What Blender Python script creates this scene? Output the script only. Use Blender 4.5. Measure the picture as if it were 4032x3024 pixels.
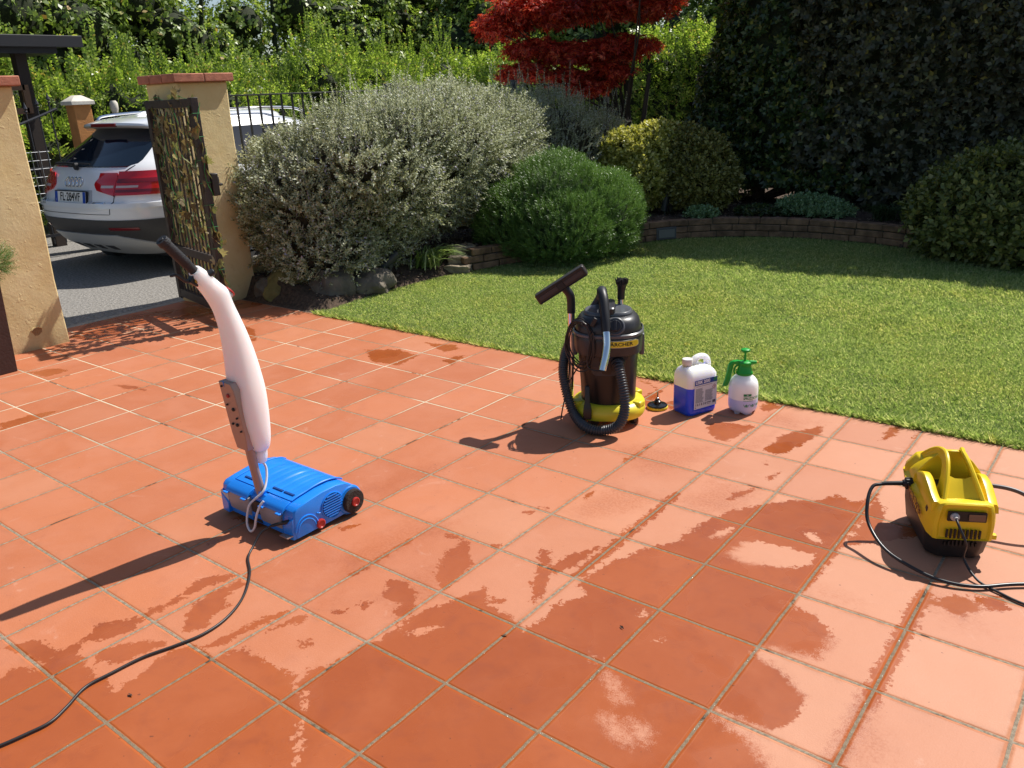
import bpy, bmesh, math, random
import numpy as np
from mathutils import Vector, Matrix
PI=math.pi
random.seed(7); rng=np.random.default_rng(11)
SC=bpy.context.scene
for o in list(bpy.data.objects): bpy.data.objects.remove(o)

# ---------------------------------------------------------------- camera, sky, sun, exposure
T=0.333                                   # tile pitch
cam=bpy.data.cameras.new("Camera"); cam.sensor_width=36; cam.lens=36*3272.0/4032
cam.clip_start=0.05; cam.clip_end=500
camo=bpy.data.objects.new("Camera",cam); SC.collection.objects.link(camo); SC.camera=camo
yw,pt,rl=math.radians(-38.73173),math.radians(-19.40835),math.radians(-2.48478)
Fv=Vector((math.sin(yw)*math.cos(pt),math.cos(yw)*math.cos(pt),math.sin(pt)))
r0=Vector((math.cos(yw),-math.sin(yw),0)); u0=r0.cross(Fv)
Rv=r0*math.cos(rl)+u0*math.sin(rl); Uv=-r0*math.sin(rl)+u0*math.cos(rl)
camo.matrix_world=Matrix(((Rv.x,Uv.x,-Fv.x,3.26479*T),(Rv.y,Uv.y,-Fv.y,-5.21285*T),(Rv.z,Uv.z,-Fv.z,4.82644*T),(0,0,0,1)))
SUN_AZ,SUN_EL=math.radians(15),math.radians(52)   # azimuth measured from +Y toward +X
w=bpy.data.worlds.new("World"); SC.world=w; w.use_nodes=True
nt=w.node_tree; bg=nt.nodes['Background']
sky=nt.nodes.new('ShaderNodeTexSky'); sky.sky_type='NISHITA'; sky.sun_disc=False
sky.sun_elevation=SUN_EL; sky.sun_rotation=SUN_AZ
nt.links.new(sky.outputs[0],bg.inputs[0]); bg.inputs[1].default_value=0.082
sl=bpy.data.lights.new("Sun",'SUN'); sl.energy=4.6; sl.angle=math.radians(0.5); sl.color=(1,.955,.88)
so=bpy.data.objects.new("Sun",sl); SC.collection.objects.link(so)
sd=Vector((math.sin(SUN_AZ)*math.cos(SUN_EL),math.cos(SUN_AZ)*math.cos(SUN_EL),math.sin(SUN_EL)))
so.rotation_euler=sd.to_track_quat('Z','Y').to_euler(); so.location=(0,8,12)
SC.view_settings.view_transform='Standard'; SC.view_settings.look='None'
SC.view_settings.gamma=1; SC.view_settings.exposure=0.40

# ---------------------------------------------------------------- materials
MATS={}
def mat(name,col=(.5,.5,.5),rough=.5,metal=0,spec=.5,trans=0,coat=0,noise=0,nscale=20,bump=0,bscale=60,alpha=1,ior=1.45,sss=0):
    if name in MATS: return MATS[name]
    m=bpy.data.materials.new(name); m.use_nodes=True; n=m.node_tree; b=n.nodes['Principled BSDF']
    b.inputs['Base Color'].default_value=(*col,1); b.inputs['Roughness'].default_value=rough
    b.inputs['Metallic'].default_value=metal; b.inputs['Specular IOR Level'].default_value=spec
    b.inputs['Transmission Weight'].default_value=trans; b.inputs['Coat Weight'].default_value=coat
    b.inputs['Coat Roughness'].default_value=.05
    b.inputs['IOR'].default_value=ior
    if sss: b.inputs['Subsurface Weight'].default_value=sss; b.inputs['Subsurface Radius'].default_value=(.07,.055,.05); b.inputs['Subsurface Scale'].default_value=1
    tc=n.nodes.new('ShaderNodeTexCoord')
    if noise:
        t=n.nodes.new('ShaderNodeTexNoise'); t.inputs['Scale'].default_value=nscale; t.inputs['Detail'].default_value=5
        n.links.new(tc.outputs['Object'],t.inputs['Vector'])
        r=n.nodes.new('ShaderNodeValToRGB'); r.color_ramp.elements[0].position=.3; r.color_ramp.elements[1].position=.7
        r.color_ramp.elements[0].color=(*[c*(1-noise) for c in col],1); r.color_ramp.elements[1].color=(*[min(1,c*(1+noise)) for c in col],1)
        n.links.new(t.outputs[0],r.inputs[0]); n.links.new(r.outputs[0],b.inputs['Base Color'])
    if bump:
        t=n.nodes.new('ShaderNodeTexNoise'); t.inputs['Scale'].default_value=bscale; t.inputs['Detail'].default_value=4
        n.links.new(tc.outputs['Object'],t.inputs['Vector'])
        bp=n.nodes.new('ShaderNodeBump'); bp.inputs['Strength'].default_value=bump; bp.inputs['Distance'].default_value=.01
        n.links.new(t.outputs[0],bp.inputs['Height']); n.links.new(bp.outputs[0],b.inputs['Normal'])
    MATS[name]=m; return m
def leafmat(name,cols,trans=.35,rough=.45,spec=.4,tcol=None,patch=None):
    m=bpy.data.materials.new(name); m.use_nodes=True; n=m.node_tree; b=n.nodes['Principled BSDF']
    out=n.nodes['Material Output']
    g=n.nodes.new('ShaderNodeNewGeometry'); r=n.nodes.new('ShaderNodeValToRGB')
    while len(r.color_ramp.elements)<len(cols): r.color_ramp.elements.new(.5)
    for i,c in enumerate(cols):
        e=r.color_ramp.elements[i]; e.position=c[3] if len(c)>3 else i/(len(cols)-1); e.color=(*c[:3],1)
    n.links.new(g.outputs['Random Per Island'],r.inputs[0]); cout=r.outputs[0]
    if patch:   # worn, yellower places that stay where they are
        for sc_,lo,hi,amt,pc in patch:
            tn=n.nodes.new('ShaderNodeTexNoise'); tn.inputs['Scale'].default_value=sc_; tn.inputs['Detail'].default_value=4; n.links.new(g.outputs['Position'],tn.inputs['Vector'])
            mr=n.nodes.new('ShaderNodeMapRange'); mr.inputs[1].default_value=lo; mr.inputs[2].default_value=hi; mr.inputs[4].default_value=amt; n.links.new(tn.outputs[0],mr.inputs[0])
            mp=n.nodes.new('ShaderNodeMix'); mp.data_type='RGBA'; mp.blend_type='MULTIPLY'; n.links.new(mr.outputs[0],mp.inputs[0]); n.links.new(cout,mp.inputs[6]); mp.inputs[7].default_value=(*pc,1); mp.clamp_result=False; cout=mp.outputs[2]
    n.links.new(cout,b.inputs['Base Color'])
    b.inputs['Roughness'].default_value=rough; b.inputs['Specular IOR Level'].default_value=spec
    t=n.nodes.new('ShaderNodeBsdfTranslucent'); mx=n.nodes.new('ShaderNodeMixShader'); mx.inputs[0].default_value=trans
    mm=n.nodes.new('ShaderNodeMix'); mm.data_type='RGBA'; mm.blend_type='MULTIPLY'; mm.inputs[0].default_value=1
    mm.inputs[7].default_value=(*(tcol or (1.6,1.7,.7)),1); mm.clamp_result=False
    n.links.new(cout,mm.inputs[6]); n.links.new(mm.outputs[2],t.inputs[0])
    n.links.new(b.outputs[0],mx.inputs[1]); n.links.new(t.outputs[0],mx.inputs[2]); n.links.new(mx.outputs[0],out.inputs[0])
    MATS[name]=m; return m

# ---------------------------------------------------------------- object helpers
COL=SC.collection
def tag(o,label=None,cat=None,group=None,kind=None):
    if label: o['label']=label
    if cat: o['category']=cat
    if group: o['group']=group
    if kind: o['kind']=kind
    return o
def thing(name,label,cat,loc=(0,0,0),rz=0,group=None):
    o=bpy.data.objects.new(name,None); COL.objects.link(o); o.location=loc; o.rotation_euler=(0,0,rz)
    o.empty_display_size=.1
    return tag(o,label,cat,group)
def newobj(name,me,parent=None,loc=None):
    o=bpy.data.objects.new(name,me); COL.objects.link(o)
    if parent: o.parent=parent
    if loc: o.location=loc
    return o
def finish(bm,name,m,parent=None,smooth=40,bevel=0,seg=2,subsurf=0,loc=None,recalc=True):
    if recalc: bmesh.ops.recalc_face_normals(bm,faces=bm.faces)
    if smooth:
        a=math.radians(smooth)
        for e in bm.edges:
            e.smooth=(len(e.link_faces)==2 and e.calc_face_angle(0)<a)
        for f in bm.faces: f.smooth=True
    me=bpy.data.meshes.new(name); bm.to_mesh(me); bm.free()
    for x in (m if isinstance(m,(list,tuple)) else [m]): me.materials.append(x)
    o=newobj(name,me,parent,loc)
    if bevel:
        b=o.modifiers.new('bevel','BEVEL'); b.width=bevel; b.segments=seg; b.limit_method='ANGLE'; b.angle_limit=math.radians(35); b.harden_normals=False
    if subsurf:
        s=o.modifiers.new('sub','SUBSURF'); s.levels=subsurf; s.render_levels=subsurf
    return o
def B(): return bmesh.new()
def box(bm,c,s,M=None):
    r=bmesh.ops.create_cube(bm,size=1)['verts']
    for v in r:
        v.co=Vector((v.co.x*s[0],v.co.y*s[1],v.co.z*s[2]))
        if M is not None: v.co=M@v.co
        v.co+=Vector(c)
    return r
def catmull(P,n=8):
    P=[Vector(p) for p in P]; out=[]
    Q=[P[0]*2-P[1]]+P+[P[-1]*2-P[-2]]
    for i in range(1,len(Q)-2):
        a,b,c,d=Q[i-1:i+3]
        for k in range(n):
            t=k/n
            out.append(.5*((2*b)+(-a+c)*t+(2*a-5*b+4*c-d)*t*t+(-a+3*b-3*c+d)*t**3))
    out.append(P[-1]); return out
def tube(bm,P,r,seg=10,caps=True,flat=None):
    """P list of points, r number or list; sweeps a circle (parallel transport)"""
    P=[Vector(p) for p in P]; n=len(P)
    R=[r]*n if not hasattr(r,'__len__') else list(r)
    if len(R)!=n:
        R=[R[0]+(R[-1]-R[0])*i/(n-1) for i in range(n)]
    tans=[(P[min(i+1,n-1)]-P[max(i-1,0)]).normalized() for i in range(n)]
    t0=tans[0]; up=Vector((0,0,1)) if abs(t0.z)<.9 else Vector((1,0,0))
    N=(up-t0*up.dot(t0)).normalized(); rings=[]
    for i in range(n):
        t=tans[i]; N=(N-t*N.dot(t)).normalized(); Bn=t.cross(N)
        ring=[]
        for k in range(seg):
            a=2*PI*k/seg; rr=R[i]
            ring.append(bm.verts.new(P[i]+N*math.cos(a)*rr+Bn*math.sin(a)*rr*(flat or 1)))
        rings.append(ring)
    for i in range(n-1):
        for k in range(seg):
            bm.faces.new((rings[i][k],rings[i][(k+1)%seg],rings[i+1][(k+1)%seg],rings[i+1][k]))
    if caps:
        bm.faces.new(rings[0][::-1]); bm.faces.new(rings[-1])
    return rings
def lathe(bm,prof,seg=32,c=(0,0,0),M=None,caps=True):
    """prof list of (r,z)"""
    rings=[]
    for r,z in prof:
        ring=[]
        for k in range(seg):
            a=2*PI*k/seg; v=Vector((math.cos(a)*r,math.sin(a)*r,z))
            if M is not None: v=M@v
            ring.append(bm.verts.new(v+Vector(c)))
        rings.append(ring)
    for i in range(len(rings)-1):
        for k in range(seg):
            bm.faces.new((rings[i][k],rings[i][(k+1)%seg],rings[i+1][(k+1)%seg],rings[i+1][k]))
    if caps:
        bm.faces.new(rings[0][::-1]); bm.faces.new(rings[-1])
    return rings
def loft(bm,rings,caps=True,closed=True):
    V=[[bm.verts.new(Vector(p)) for p in r] for r in rings]; n=len(V[0])
    for i in range(len(V)-1):
        for k in range(n if closed else n-1):
            bm.faces.new((V[i][k],V[i][(k+1)%n],V[i+1][(k+1)%n],V[i+1][k]))
    if caps and closed:
        bm.faces.new(V[0][::-1]); bm.faces.new(V[-1])
    return V
def prism(bm,pts,fn0,fn1):
    a=[bm.verts.new(Vector(fn0(*p))) for p in pts]; b=[bm.verts.new(Vector(fn1(*p))) for p in pts]
    n=len(pts); bm.faces.new(a[::-1]); bm.faces.new(b)
    for k in range(n): bm.faces.new((a[k],a[(k+1)%n],b[(k+1)%n],b[k]))
def rrect(w,h,r,n=4,cx=0,cy=0):
    out=[]
    for sx,sy,a0 in ((1,1,0),(-1,1,90),(-1,-1,180),(1,-1,270)):
        for k in range(n+1):
            a=math.radians(a0+90*k/n); out.append((cx+sx*(w/2-r)+r*math.cos(a),cy+sy*(h/2-r)+r*math.sin(a)))
    return out
def text_bm(s,size,fn,bold=.0,ext=.0,align='CENTER',spacing=1,sx=1):
    """text as flat mesh mapped by fn(x,y)->3D point"""
    cu=bpy.data.curves.new('t','FONT'); cu.body=s; cu.size=size; cu.align_x=align; cu.align_y='CENTER'; cu.offset=bold
    cu.space_character=spacing; cu.resolution_u=3
    o=bpy.data.objects.new('t',cu); COL.objects.link(o)
    dg=bpy.context.evaluated_depsgraph_get(); dg.update()
    me=bpy.data.meshes.new_from_object(o.evaluated_get(dg))
    bm=bmesh.new(); bm.from_mesh(me)
    bpy.data.objects.remove(o); bpy.data.curves.remove(cu); bpy.data.meshes.remove(me)
    for v in bm.verts: v.co=Vector(fn(v.co.x*sx,v.co.y))
    return bm
def join_bm(dst,src):
    me=bpy.data.meshes.new('tmp'); src.to_mesh(me); src.free(); dst.from_mesh(me); bpy.data.meshes.remove(me)

# ---------------------------------------------------------------- foliage engine (numpy)
def norm(a): return a/np.maximum(np.linalg.norm(a,axis=-1,keepdims=True),1e-9)
def quads_mesh(name,V,m,parent=None,nper=4,loc=None,smooth=False):
    """V (n,nper,3)"""
    n=len(V); me=bpy.data.meshes.new(name)
    me.vertices.add(n*nper); me.vertices.foreach_set('co',np.ascontiguousarray(V,dtype=np.float32).ravel())
    me.loops.add(n*nper); me.loops.foreach_set('vertex_index',np.arange(n*nper,dtype=np.int32))
    me.polygons.add(n); me.polygons.foreach_set('loop_start',np.arange(0,n*nper,nper,dtype=np.int32))
    me.materials.append(m); me.update(calc_edges=True)
    return newobj(name,me,parent,loc)
def leaf_quads(base,d,nrm,L,W,fold=.12,wide=.45):
    side=norm(np.cross(d,nrm)); up=np.cross(side,d)
    L=L[:,None];W=W[:,None]
    mid=base+d*L*wide
    return np.stack([base,mid+side*W/2+up*W*fold,base+d*L-up*L*.08,mid-side*W/2+up*W*fold],1)
def frames(z,roll=None):
    z=norm(z); n=len(z); a=norm(rng.normal(size=(n,3))); x=norm(np.cross(a,z)); y=np.cross(z,x)
    return np.stack([x,y,z],2)   # columns
def template(kind,rg):
    b=[];d=[];u=[];L=[];W=[]
    def add(p,dd,nn,l,w): b.append(p);d.append(dd);u.append(nn);L.append(l);W.append(w)
    if kind=='teucrium':   # upright sprig with opposite small leaves
        add((0,0,0),(0,0,1),(1,0,0),.11,.004)
        for k in range(7):
            z=.012+.0155*k; a=k*PI/2
            for s in (0,PI):
                t=a+s+rg.uniform(-.3,.3); el=.9-.05*k
                dd=(math.cos(t)*el,math.sin(t)*el,.75); add((0,0,z),dd,(-math.cos(t),-math.sin(t),1),.026-.0015*k,.0095)
    elif kind=='rosemary':
        add((0,0,0),(0,0,1),(1,0,0),.10,.003)
        for k in range(18):
            z=.006+.0052*k; t=k*2.4
            add((0,0,z),(math.cos(t)*.8,math.sin(t)*.8,.9),(-math.cos(t),-math.sin(t),.8),.026,.0036)
    elif kind=='hornbeam':  # flat spray of alternate leaves
        add((0,0,0),(0,0,1),(1,0,0),.22,.005)
        for k in range(9):
            s=1 if k%2 else -1; z=.02+.023*k
            add((0,0,z),(s*.9,rg.uniform(-.4,.4),.6),(rg.uniform(-.4,.4),1,.2),.052,.036)
    elif kind=='broad':     # rosette of broad leaves
        for k in range(7):
            t=k*2.4; e=.35+.09*k
            add((0,0,.006*k),(math.cos(t),math.sin(t),e),(-math.cos(t)*e,-math.sin(t)*e,1),.075-.003*k,.036)
    elif kind=='euonymus':
        for k in range(8):
            t=k*2.4; e=.5+.12*k
            add((0,0,.009*k),(math.cos(t),math.sin(t),e),(-math.cos(t)*e,-math.sin(t)*e,1),.042-.002*k,.02)
    elif kind=='maple':     # palmate leaves, narrow lobes, hanging flat
        for j in range(3):
            cx=rg.uniform(-.05,.05); cy=rg.uniform(-.05,.05); cz=rg.uniform(-.02,.02); a0=rg.uniform(0,6.3)
            for k in range(6):
                t=a0+(k-2.5)*.55
                add((cx,cy,cz),(math.cos(t),math.sin(t),-.25),(.1,.1,1),.055-.005*abs(k-2.5),.012)
    elif kind=='wood':
        for k in range(6):
            t=k*2.4
            add((rg.uniform(-.06,.06),rg.uniform(-.06,.06),rg.uniform(-.06,.06)),(math.cos(t),math.sin(t),rg.uniform(-.5,.3)),(rg.uniform(-.5,.5),rg.uniform(-.5,.5),1),.085,.06)
    elif kind=='tuft':
        for k in range(9):
            t=rg.uniform(0,6.3)
            add((0,0,0),(math.cos(t)*.5,math.sin(t)*.5,1),(math.cos(t),math.sin(t),0),.2,.006)
    return [np.array(x,float) for x in (b,d,u,L,W)]
def scatter(name,kind,P,Z,m,parent=None,scale=1,sv=.25,fold=.12,jit=0,loc=None,nt=5,wide=.45,lscale=1):
    n=len(P); Rm=frames(Z); S=scale*(1+sv*rng.uniform(-1,1,n)); out=[]
    which=rng.integers(0,nt,n); rg=random.Random(3)
    for t in range(nt):
        b,d,u,L,W=template(kind,rg); I=np.where(which==t)[0]
        if not len(I): continue
        Rt=Rm[I]; s=S[I]
        base=P[I][:,None]+s[:,None,None]*np.einsum('nij,kj->nki',Rt,b)
        D=norm(np.einsum('nij,kj->nki',Rt,norm(d))+jit*rng.normal(size=base.shape)); N=np.einsum('nij,kj->nki',Rt,u)
        Ls=(s[:,None]*L[None]*(1+.15*rng.uniform(-1,1,(len(I),len(L)))))*lscale; Ws=s[:,None]*W[None]*lscale
        out.append(leaf_quads(base.reshape(-1,3),D.reshape(-1,3),N.reshape(-1,3),Ls.ravel(),Ws.ravel(),fold,wide))
    return quads_mesh(name,np.concatenate(out),m,parent,loc=loc)
def lump_noise(p,f,seed=0):
    s=np.zeros(len(p))
    rs=np.random.default_rng(seed)
    for k in range(5):
        v=rs.normal(size=3)*f*(1+.5*k); s+=np.sin(p@v+rs.uniform(0,6.3))/(1+.5*k)
    return s/2.2
def crown(n,lumps,depth=.18,nf=3,na=.1,up=.35,rand=.5,zmin=.05,keep=.8,seed=0,bottom=-1):
    """points in the outer shell of a union of ellipsoids; returns points, growth directions"""
    L=np.array(lumps,float); A=(L[:,3]*L[:,4]+L[:,3]*L[:,5]+L[:,4]*L[:,5]); A/=A.sum()
    Ps=[];Ds=[];tot=0
    while tot<n:
        m=int((n-tot)*1.8)+50
        i=rng.choice(len(L),m,p=A); v=norm(rng.normal(size=(m,3)))
        r=1-np.abs(rng.normal(size=m))*depth; r=np.clip(r,.2,1.1)
        c=L[i,:3]; R=L[i,3:6]
        q=c+v*R
        r=r*(1+na*lump_noise(q,nf,seed))
        p=c+v*R*r[:,None]
        ok=(p[:,2]>zmin)&(v[:,2]>bottom)
        for j in range(len(L)):
            e=np.sqrt((((p-L[j,:3])/L[j,3:6])**2).sum(1)); ok&=~((e<keep)&(i!=j))
        nn=norm(v/R)
        Ps.append(p[ok]);Ds.append(nn[ok]); tot+=ok.sum()
    P=np.concatenate(Ps)[:n]; N=np.concatenate(Ds)[:n]
    D=norm(N+np.array([0,0,up])+rand*rng.normal(size=N.shape))
    return P,D
def branches(bm,base,lumps,r=.03,n=10,seg=6,rs=None):
    rs=rs or random.Random(1); base=Vector(base)
    for k in range(n):
        l=rs.choice(lumps); v=Vector((rs.gauss(0,1),rs.gauss(0,1),abs(rs.gauss(0,1)))).normalized()
        e=Vector((l[0]+v.x*l[3]*.8,l[1]+v.y*l[4]*.8,l[2]+v.z*l[5]*.8))
        b=base+Vector((rs.uniform(-.06,.06),rs.uniform(-.06,.06),0)); m=b.lerp(e,.5)+Vector((rs.uniform(-.12,.12),rs.uniform(-.12,.12),rs.uniform(0,.15)))
        P=catmull([b,b.lerp(m,.5)+Vector((rs.uniform(-.05,.05),rs.uniform(-.05,.05),0)),m,e],5)
        tube(bm,P,[r*(1-.8*i/(len(P)-1)) for i in range(len(P))],seg)
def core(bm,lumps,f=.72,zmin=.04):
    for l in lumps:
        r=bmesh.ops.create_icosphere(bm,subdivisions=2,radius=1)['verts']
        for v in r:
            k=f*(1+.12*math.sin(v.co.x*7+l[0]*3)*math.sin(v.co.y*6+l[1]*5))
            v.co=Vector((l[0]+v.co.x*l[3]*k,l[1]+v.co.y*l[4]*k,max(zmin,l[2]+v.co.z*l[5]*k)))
# ================================================================ SETTING
# ---- wet / damp maps of the tiled floor (stains with a shape of their own), metres in the floor plane
WET=[[(-1.464,-1.09),(-1.469,-1.042),(-1.397,-1.005),(-1.431,-0.975),(-1.448,-0.904),(-1.428,-0.876),(-1.477,-0.776),(-1.39,-0.67),(-1.415,-0.639),(-1.399,-0.546),(-1.444,-0.436),(-1.368,-0.334),(-1.344,-0.36),(-1.369,-0.456),(-1.373,-0.561),(-1.377,-0.661),(-1.343,-0.744),(-1.39,-0.82),(-1.416,-0.867),(-1.345,-0.902),(-1.293,-0.906),(-1.237,-0.919),(-1.164,-0.906),(-1.108,-0.922),(-1.111,-0.856),(-1.137,-0.797),(-1.138,-0.758),(-1.151,-0.711),(-1.1,-0.662),(-0.994,-0.657),(-0.971,-0.573),(-0.875,-0.574),(-0.797,-0.572),(-0.706,-0.566),(-0.715,-0.515),(-0.672,-0.472),(-0.672,-0.351),(-0.641,-0.301),(-0.662,-0.199),(-0.611,-0.054),(-0.554,0.12),(-0.477,0.039),(-0.373,0.032),(-0.297,-0.005),(-0.285,0.078),(-0.293,0.182),(-0.232,0.273),(-0.295,0.297),(-0.298,0.33),(-0.292,0.441),(-0.276,0.509),(-0.2,0.717),(-0.142,0.948),(-0.065,1.125),(0.076,1.302),(0.149,1.338),(0.217,1.444),(0.296,1.423),(0.334,1.545),(0.355,1.345),(0.359,0.995),(0.349,0.877),(0.34,0.697),(0.337,0.599),(0.436,0.575),(0.507,0.509),(0.509,0.377),(0.441,0.355),(0.338,0.33),(0.331,0.292),(0.422,0.278),(0.523,0.204),(0.534,0.102),(0.494,0.011),(0.338,0.007),(0.445,-0.024),(0.517,-0.062),(0.548,-0.096),(0.66,-0.39),(0.21,-0.72),(-0.71,-1.39),(-1.601,-1.707)],
[(-1.208,-0.636),(-1.308,-0.549),(-1.329,-0.464),(-1.31,-0.345),(-1.263,-0.349),(-1.262,-0.435),(-1.206,-0.463),(-1.194,-0.534),(-1.149,-0.58),(-1.176,-0.614)],
[(-1.332,-0.879),(-1.323,-0.817),(-1.251,-0.724),(-1.177,-0.687),(-1.201,-0.76),(-1.219,-0.841),(-1.28,-0.883)],
[(-1.081,-0.649),(-1.055,-0.47),(-1.009,-0.336),(-0.998,-0.392),(-1.028,-0.533),(-1.034,-0.63)],
[(-0.974,-0.474),(-0.976,-0.4),(-0.932,-0.339),(-0.917,-0.39),(-0.95,-0.42),(-0.962,-0.466)],
[(-0.813,-0.127),(-0.872,-0.047),(-0.825,-0.015),(-0.75,-0.033),(-0.685,-0.089),(-0.661,-0.136),(-0.665,-0.185),(-0.702,-0.18),(-0.727,-0.134),(-0.766,-0.128)],
[(-0.887,-0.284),(-0.873,-0.25),(-0.84,-0.259),(-0.847,-0.288)],
[(-0.845,-0.223),(-0.84,-0.187),(-0.816,-0.167),(-0.805,-0.219)],
[(-0.846,-0.451),(-0.816,-0.415),(-0.798,-0.439),(-0.815,-0.471)],
[(-0.683,0.012),(-0.77,0.094),(-0.833,0.225),(-0.811,0.259),(-0.857,0.332),(-0.793,0.312),(-0.739,0.248),(-0.681,0.201),(-0.665,0.076),(-0.66,0.011)],
[(-0.524,0.022),(-0.5,0.054),(-0.461,0.105),(-0.445,0.084),(-0.473,0.033)],
[(-0.917,0.292),(-0.892,0.33),(-0.846,0.319),(-0.856,0.29)],
[(-0.717,0.343),(-0.693,0.369),(-0.679,0.359),(-0.686,0.333)],
[(-1.308,0.106),(-1.266,0.191),(-1.249,0.175),(-1.264,0.092)],
[(-1.624,-1.027),(-1.605,-1.013),(-1.581,-0.953),(-1.523,-0.928),(-1.412,-0.935),(-1.426,-0.985),(-1.498,-0.995),(-1.567,-1.022)],
[(-1.66,-0.249),(-1.63,-0.207),(-1.605,-0.244),(-1.628,-0.28)],
[(-0.445,0.23),(-0.477,0.316),(-0.542,0.426),(-0.515,0.455),(-0.449,0.354),(-0.365,0.215),(-0.35,0.142),(-0.37,0.137)],
[(-0.45,0.334),(-0.434,0.459),(-0.369,0.563),(-0.373,0.443),(-0.396,0.316)],
[(-0.654,0.871),(-0.628,0.939),(-0.616,0.883),(-0.635,0.851)],
[(-0.732,0.672),(-0.714,0.703),(-0.702,0.687)],
[(-0.553,1.843),(-0.539,1.906),(-0.366,1.96),(-0.341,1.958),(-0.374,1.782),(-0.4,1.683),(-0.51,1.764)],
[(-0.21,1.693),(-0.2,1.926),(-0.074,2.145),(-0.054,2.019),(-0.096,1.766),(-0.129,1.684)],
[(-0.081,1.416),(-0.082,1.483),(-0.051,1.522),(-0.061,1.429)],
[(-0.149,1.166),(-0.139,1.247),(-0.086,1.326),(-0.095,1.239),(-0.125,1.17)],
[(-0.165,1.571),(-0.136,1.605),(-0.135,1.562)],
[(0.195,2.079),(0.194,2.278),(0.241,2.343),(0.242,2.174)],
[(0.298,2.176),(0.318,2.262),(0.326,2.21)],
[(0.298,2.019),(0.309,2.072),(0.316,2.024)],
[(0.366,0.999),(0.356,1.28),(0.334,1.545),(0.408,1.404),(0.426,1.304),(0.58,1.385),(0.589,1.308),(0.408,1.105),(0.36,1.073)],
[(-0.698,1.287),(-0.682,1.322),(-0.679,1.424),(-0.68,1.527),(-0.666,1.517),(-0.65,1.373),(-0.661,1.266),(-0.671,1.221)],
[(-3.05,1.858),(-2.855,1.972),(-2.636,1.946),(-2.6,1.72),(-2.829,1.695)],
[(-2.818,2.181),(-2.584,2.253),(-2.499,2.18),(-2.545,2.094)],
[(-2.435,1.951),(-2.41,2.056),(-2.37,2.103),(-2.306,1.896)],
[(-1.015,1.927),(-1.015,2.185),(-1.212,2.268),(-1.116,2.26),(-0.975,2.164),(-0.918,1.906)],
[(-0.889,2.005),(-0.811,2.119),(-0.74,1.978),(-0.81,1.934)],
[(-4.42,1.825),(-4.182,1.78),(-3.918,1.61),(-3.981,1.442),(-4.147,1.478)],
[(-4.632,0.341),(-4.568,0.49),(-4.43,0.517),(-4.416,0.363)],
[(-3.787,-0.166),(-3.779,0.002),(-3.707,0.123),(-3.663,-0.048),(-3.674,-0.211)],
[(-3.885,0.53),(-3.742,0.587),(-3.566,0.579),(-3.734,0.524)],
[(-4.956,1.681),(-4.804,2.274),(-4.799,2.459),(-5.098,2.298),(-5.664,1.285),(-5.257,0.907),(-4.87,0.992),(-5.164,1.406)],
[(-4.212,2.425),(-3.867,2.369),(-3.662,2.328),(-3.878,2.284)],
[(-0.774,0.621),(-0.735,0.694),(-0.742,0.609)],
[(-0.432,2.208),(-0.431,2.329),(-0.333,2.27),(-0.387,2.158)],
[(0.68,0.855),(0.764,0.976),(0.844,0.906),(0.796,0.814)],
[(0.794,0.964),(0.863,1.027),(0.913,0.954),(0.844,0.906)],
[(-1.739,-0.09),(-1.675,-0.001),(-1.56,0.006),(-1.575,-0.073)],
[(-1.705,2.15),(-1.737,2.321),(-1.682,2.215)]]
DRY=[[(0.047,0.784),(0.058,0.881),(0.096,0.92),(0.196,0.933),(0.285,0.945),(0.308,0.867),(0.244,0.805),(0.11,0.76)],
[(-0.289,0.597),(-0.249,0.664),(-0.271,0.774),(-0.201,0.908),(-0.114,1.057),(-0.142,0.948),(-0.157,0.746),(-0.233,0.635)],
[(0.209,1.064),(0.237,1.083),(0.296,1.05),(0.265,1.029)],
[(-0.055,0.29),(-0.049,0.31),(-0.024,0.288),(-0.03,0.269)],
[(0.025,-0.025),(0.063,-0.048),(0.116,-0.105),(0.072,-0.077)],
[(0.12,-0.191),(0.164,-0.202),(0.215,-0.223),(0.163,-0.213)],
[(0.195,-0.159),(0.226,-0.169),(0.235,-0.193),(0.211,-0.18)],
[(0.067,0.183),(0.082,0.208),(0.085,0.188)],
[(-0.066,0.016),(-0.023,0.019),(-0.045,0.01)],
[(-0.069,0.857),(-0.041,0.96),(-0.016,0.967),(-0.033,0.881)],
[(-0.674,-0.31),(-0.657,-0.225),(-0.642,-0.154),(-0.639,-0.242)],
[(-0.595,-0.234),(-0.554,-0.139),(-0.529,-0.144),(-0.561,-0.217)],
[(-0.719,-0.569),(-0.699,-0.568),(-0.667,-0.606),(-0.672,-0.622)],
[(-0.655,-0.598),(-0.636,-0.597),(-0.575,-0.646),(-0.607,-0.635)],
[(-0.565,-0.666),(-0.559,-0.662),(-0.505,-0.725),(-0.513,-0.731)],
[(-0.479,-0.757),(-0.505,-0.725),(-0.497,-0.709),(-0.437,-0.795)]]
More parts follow.
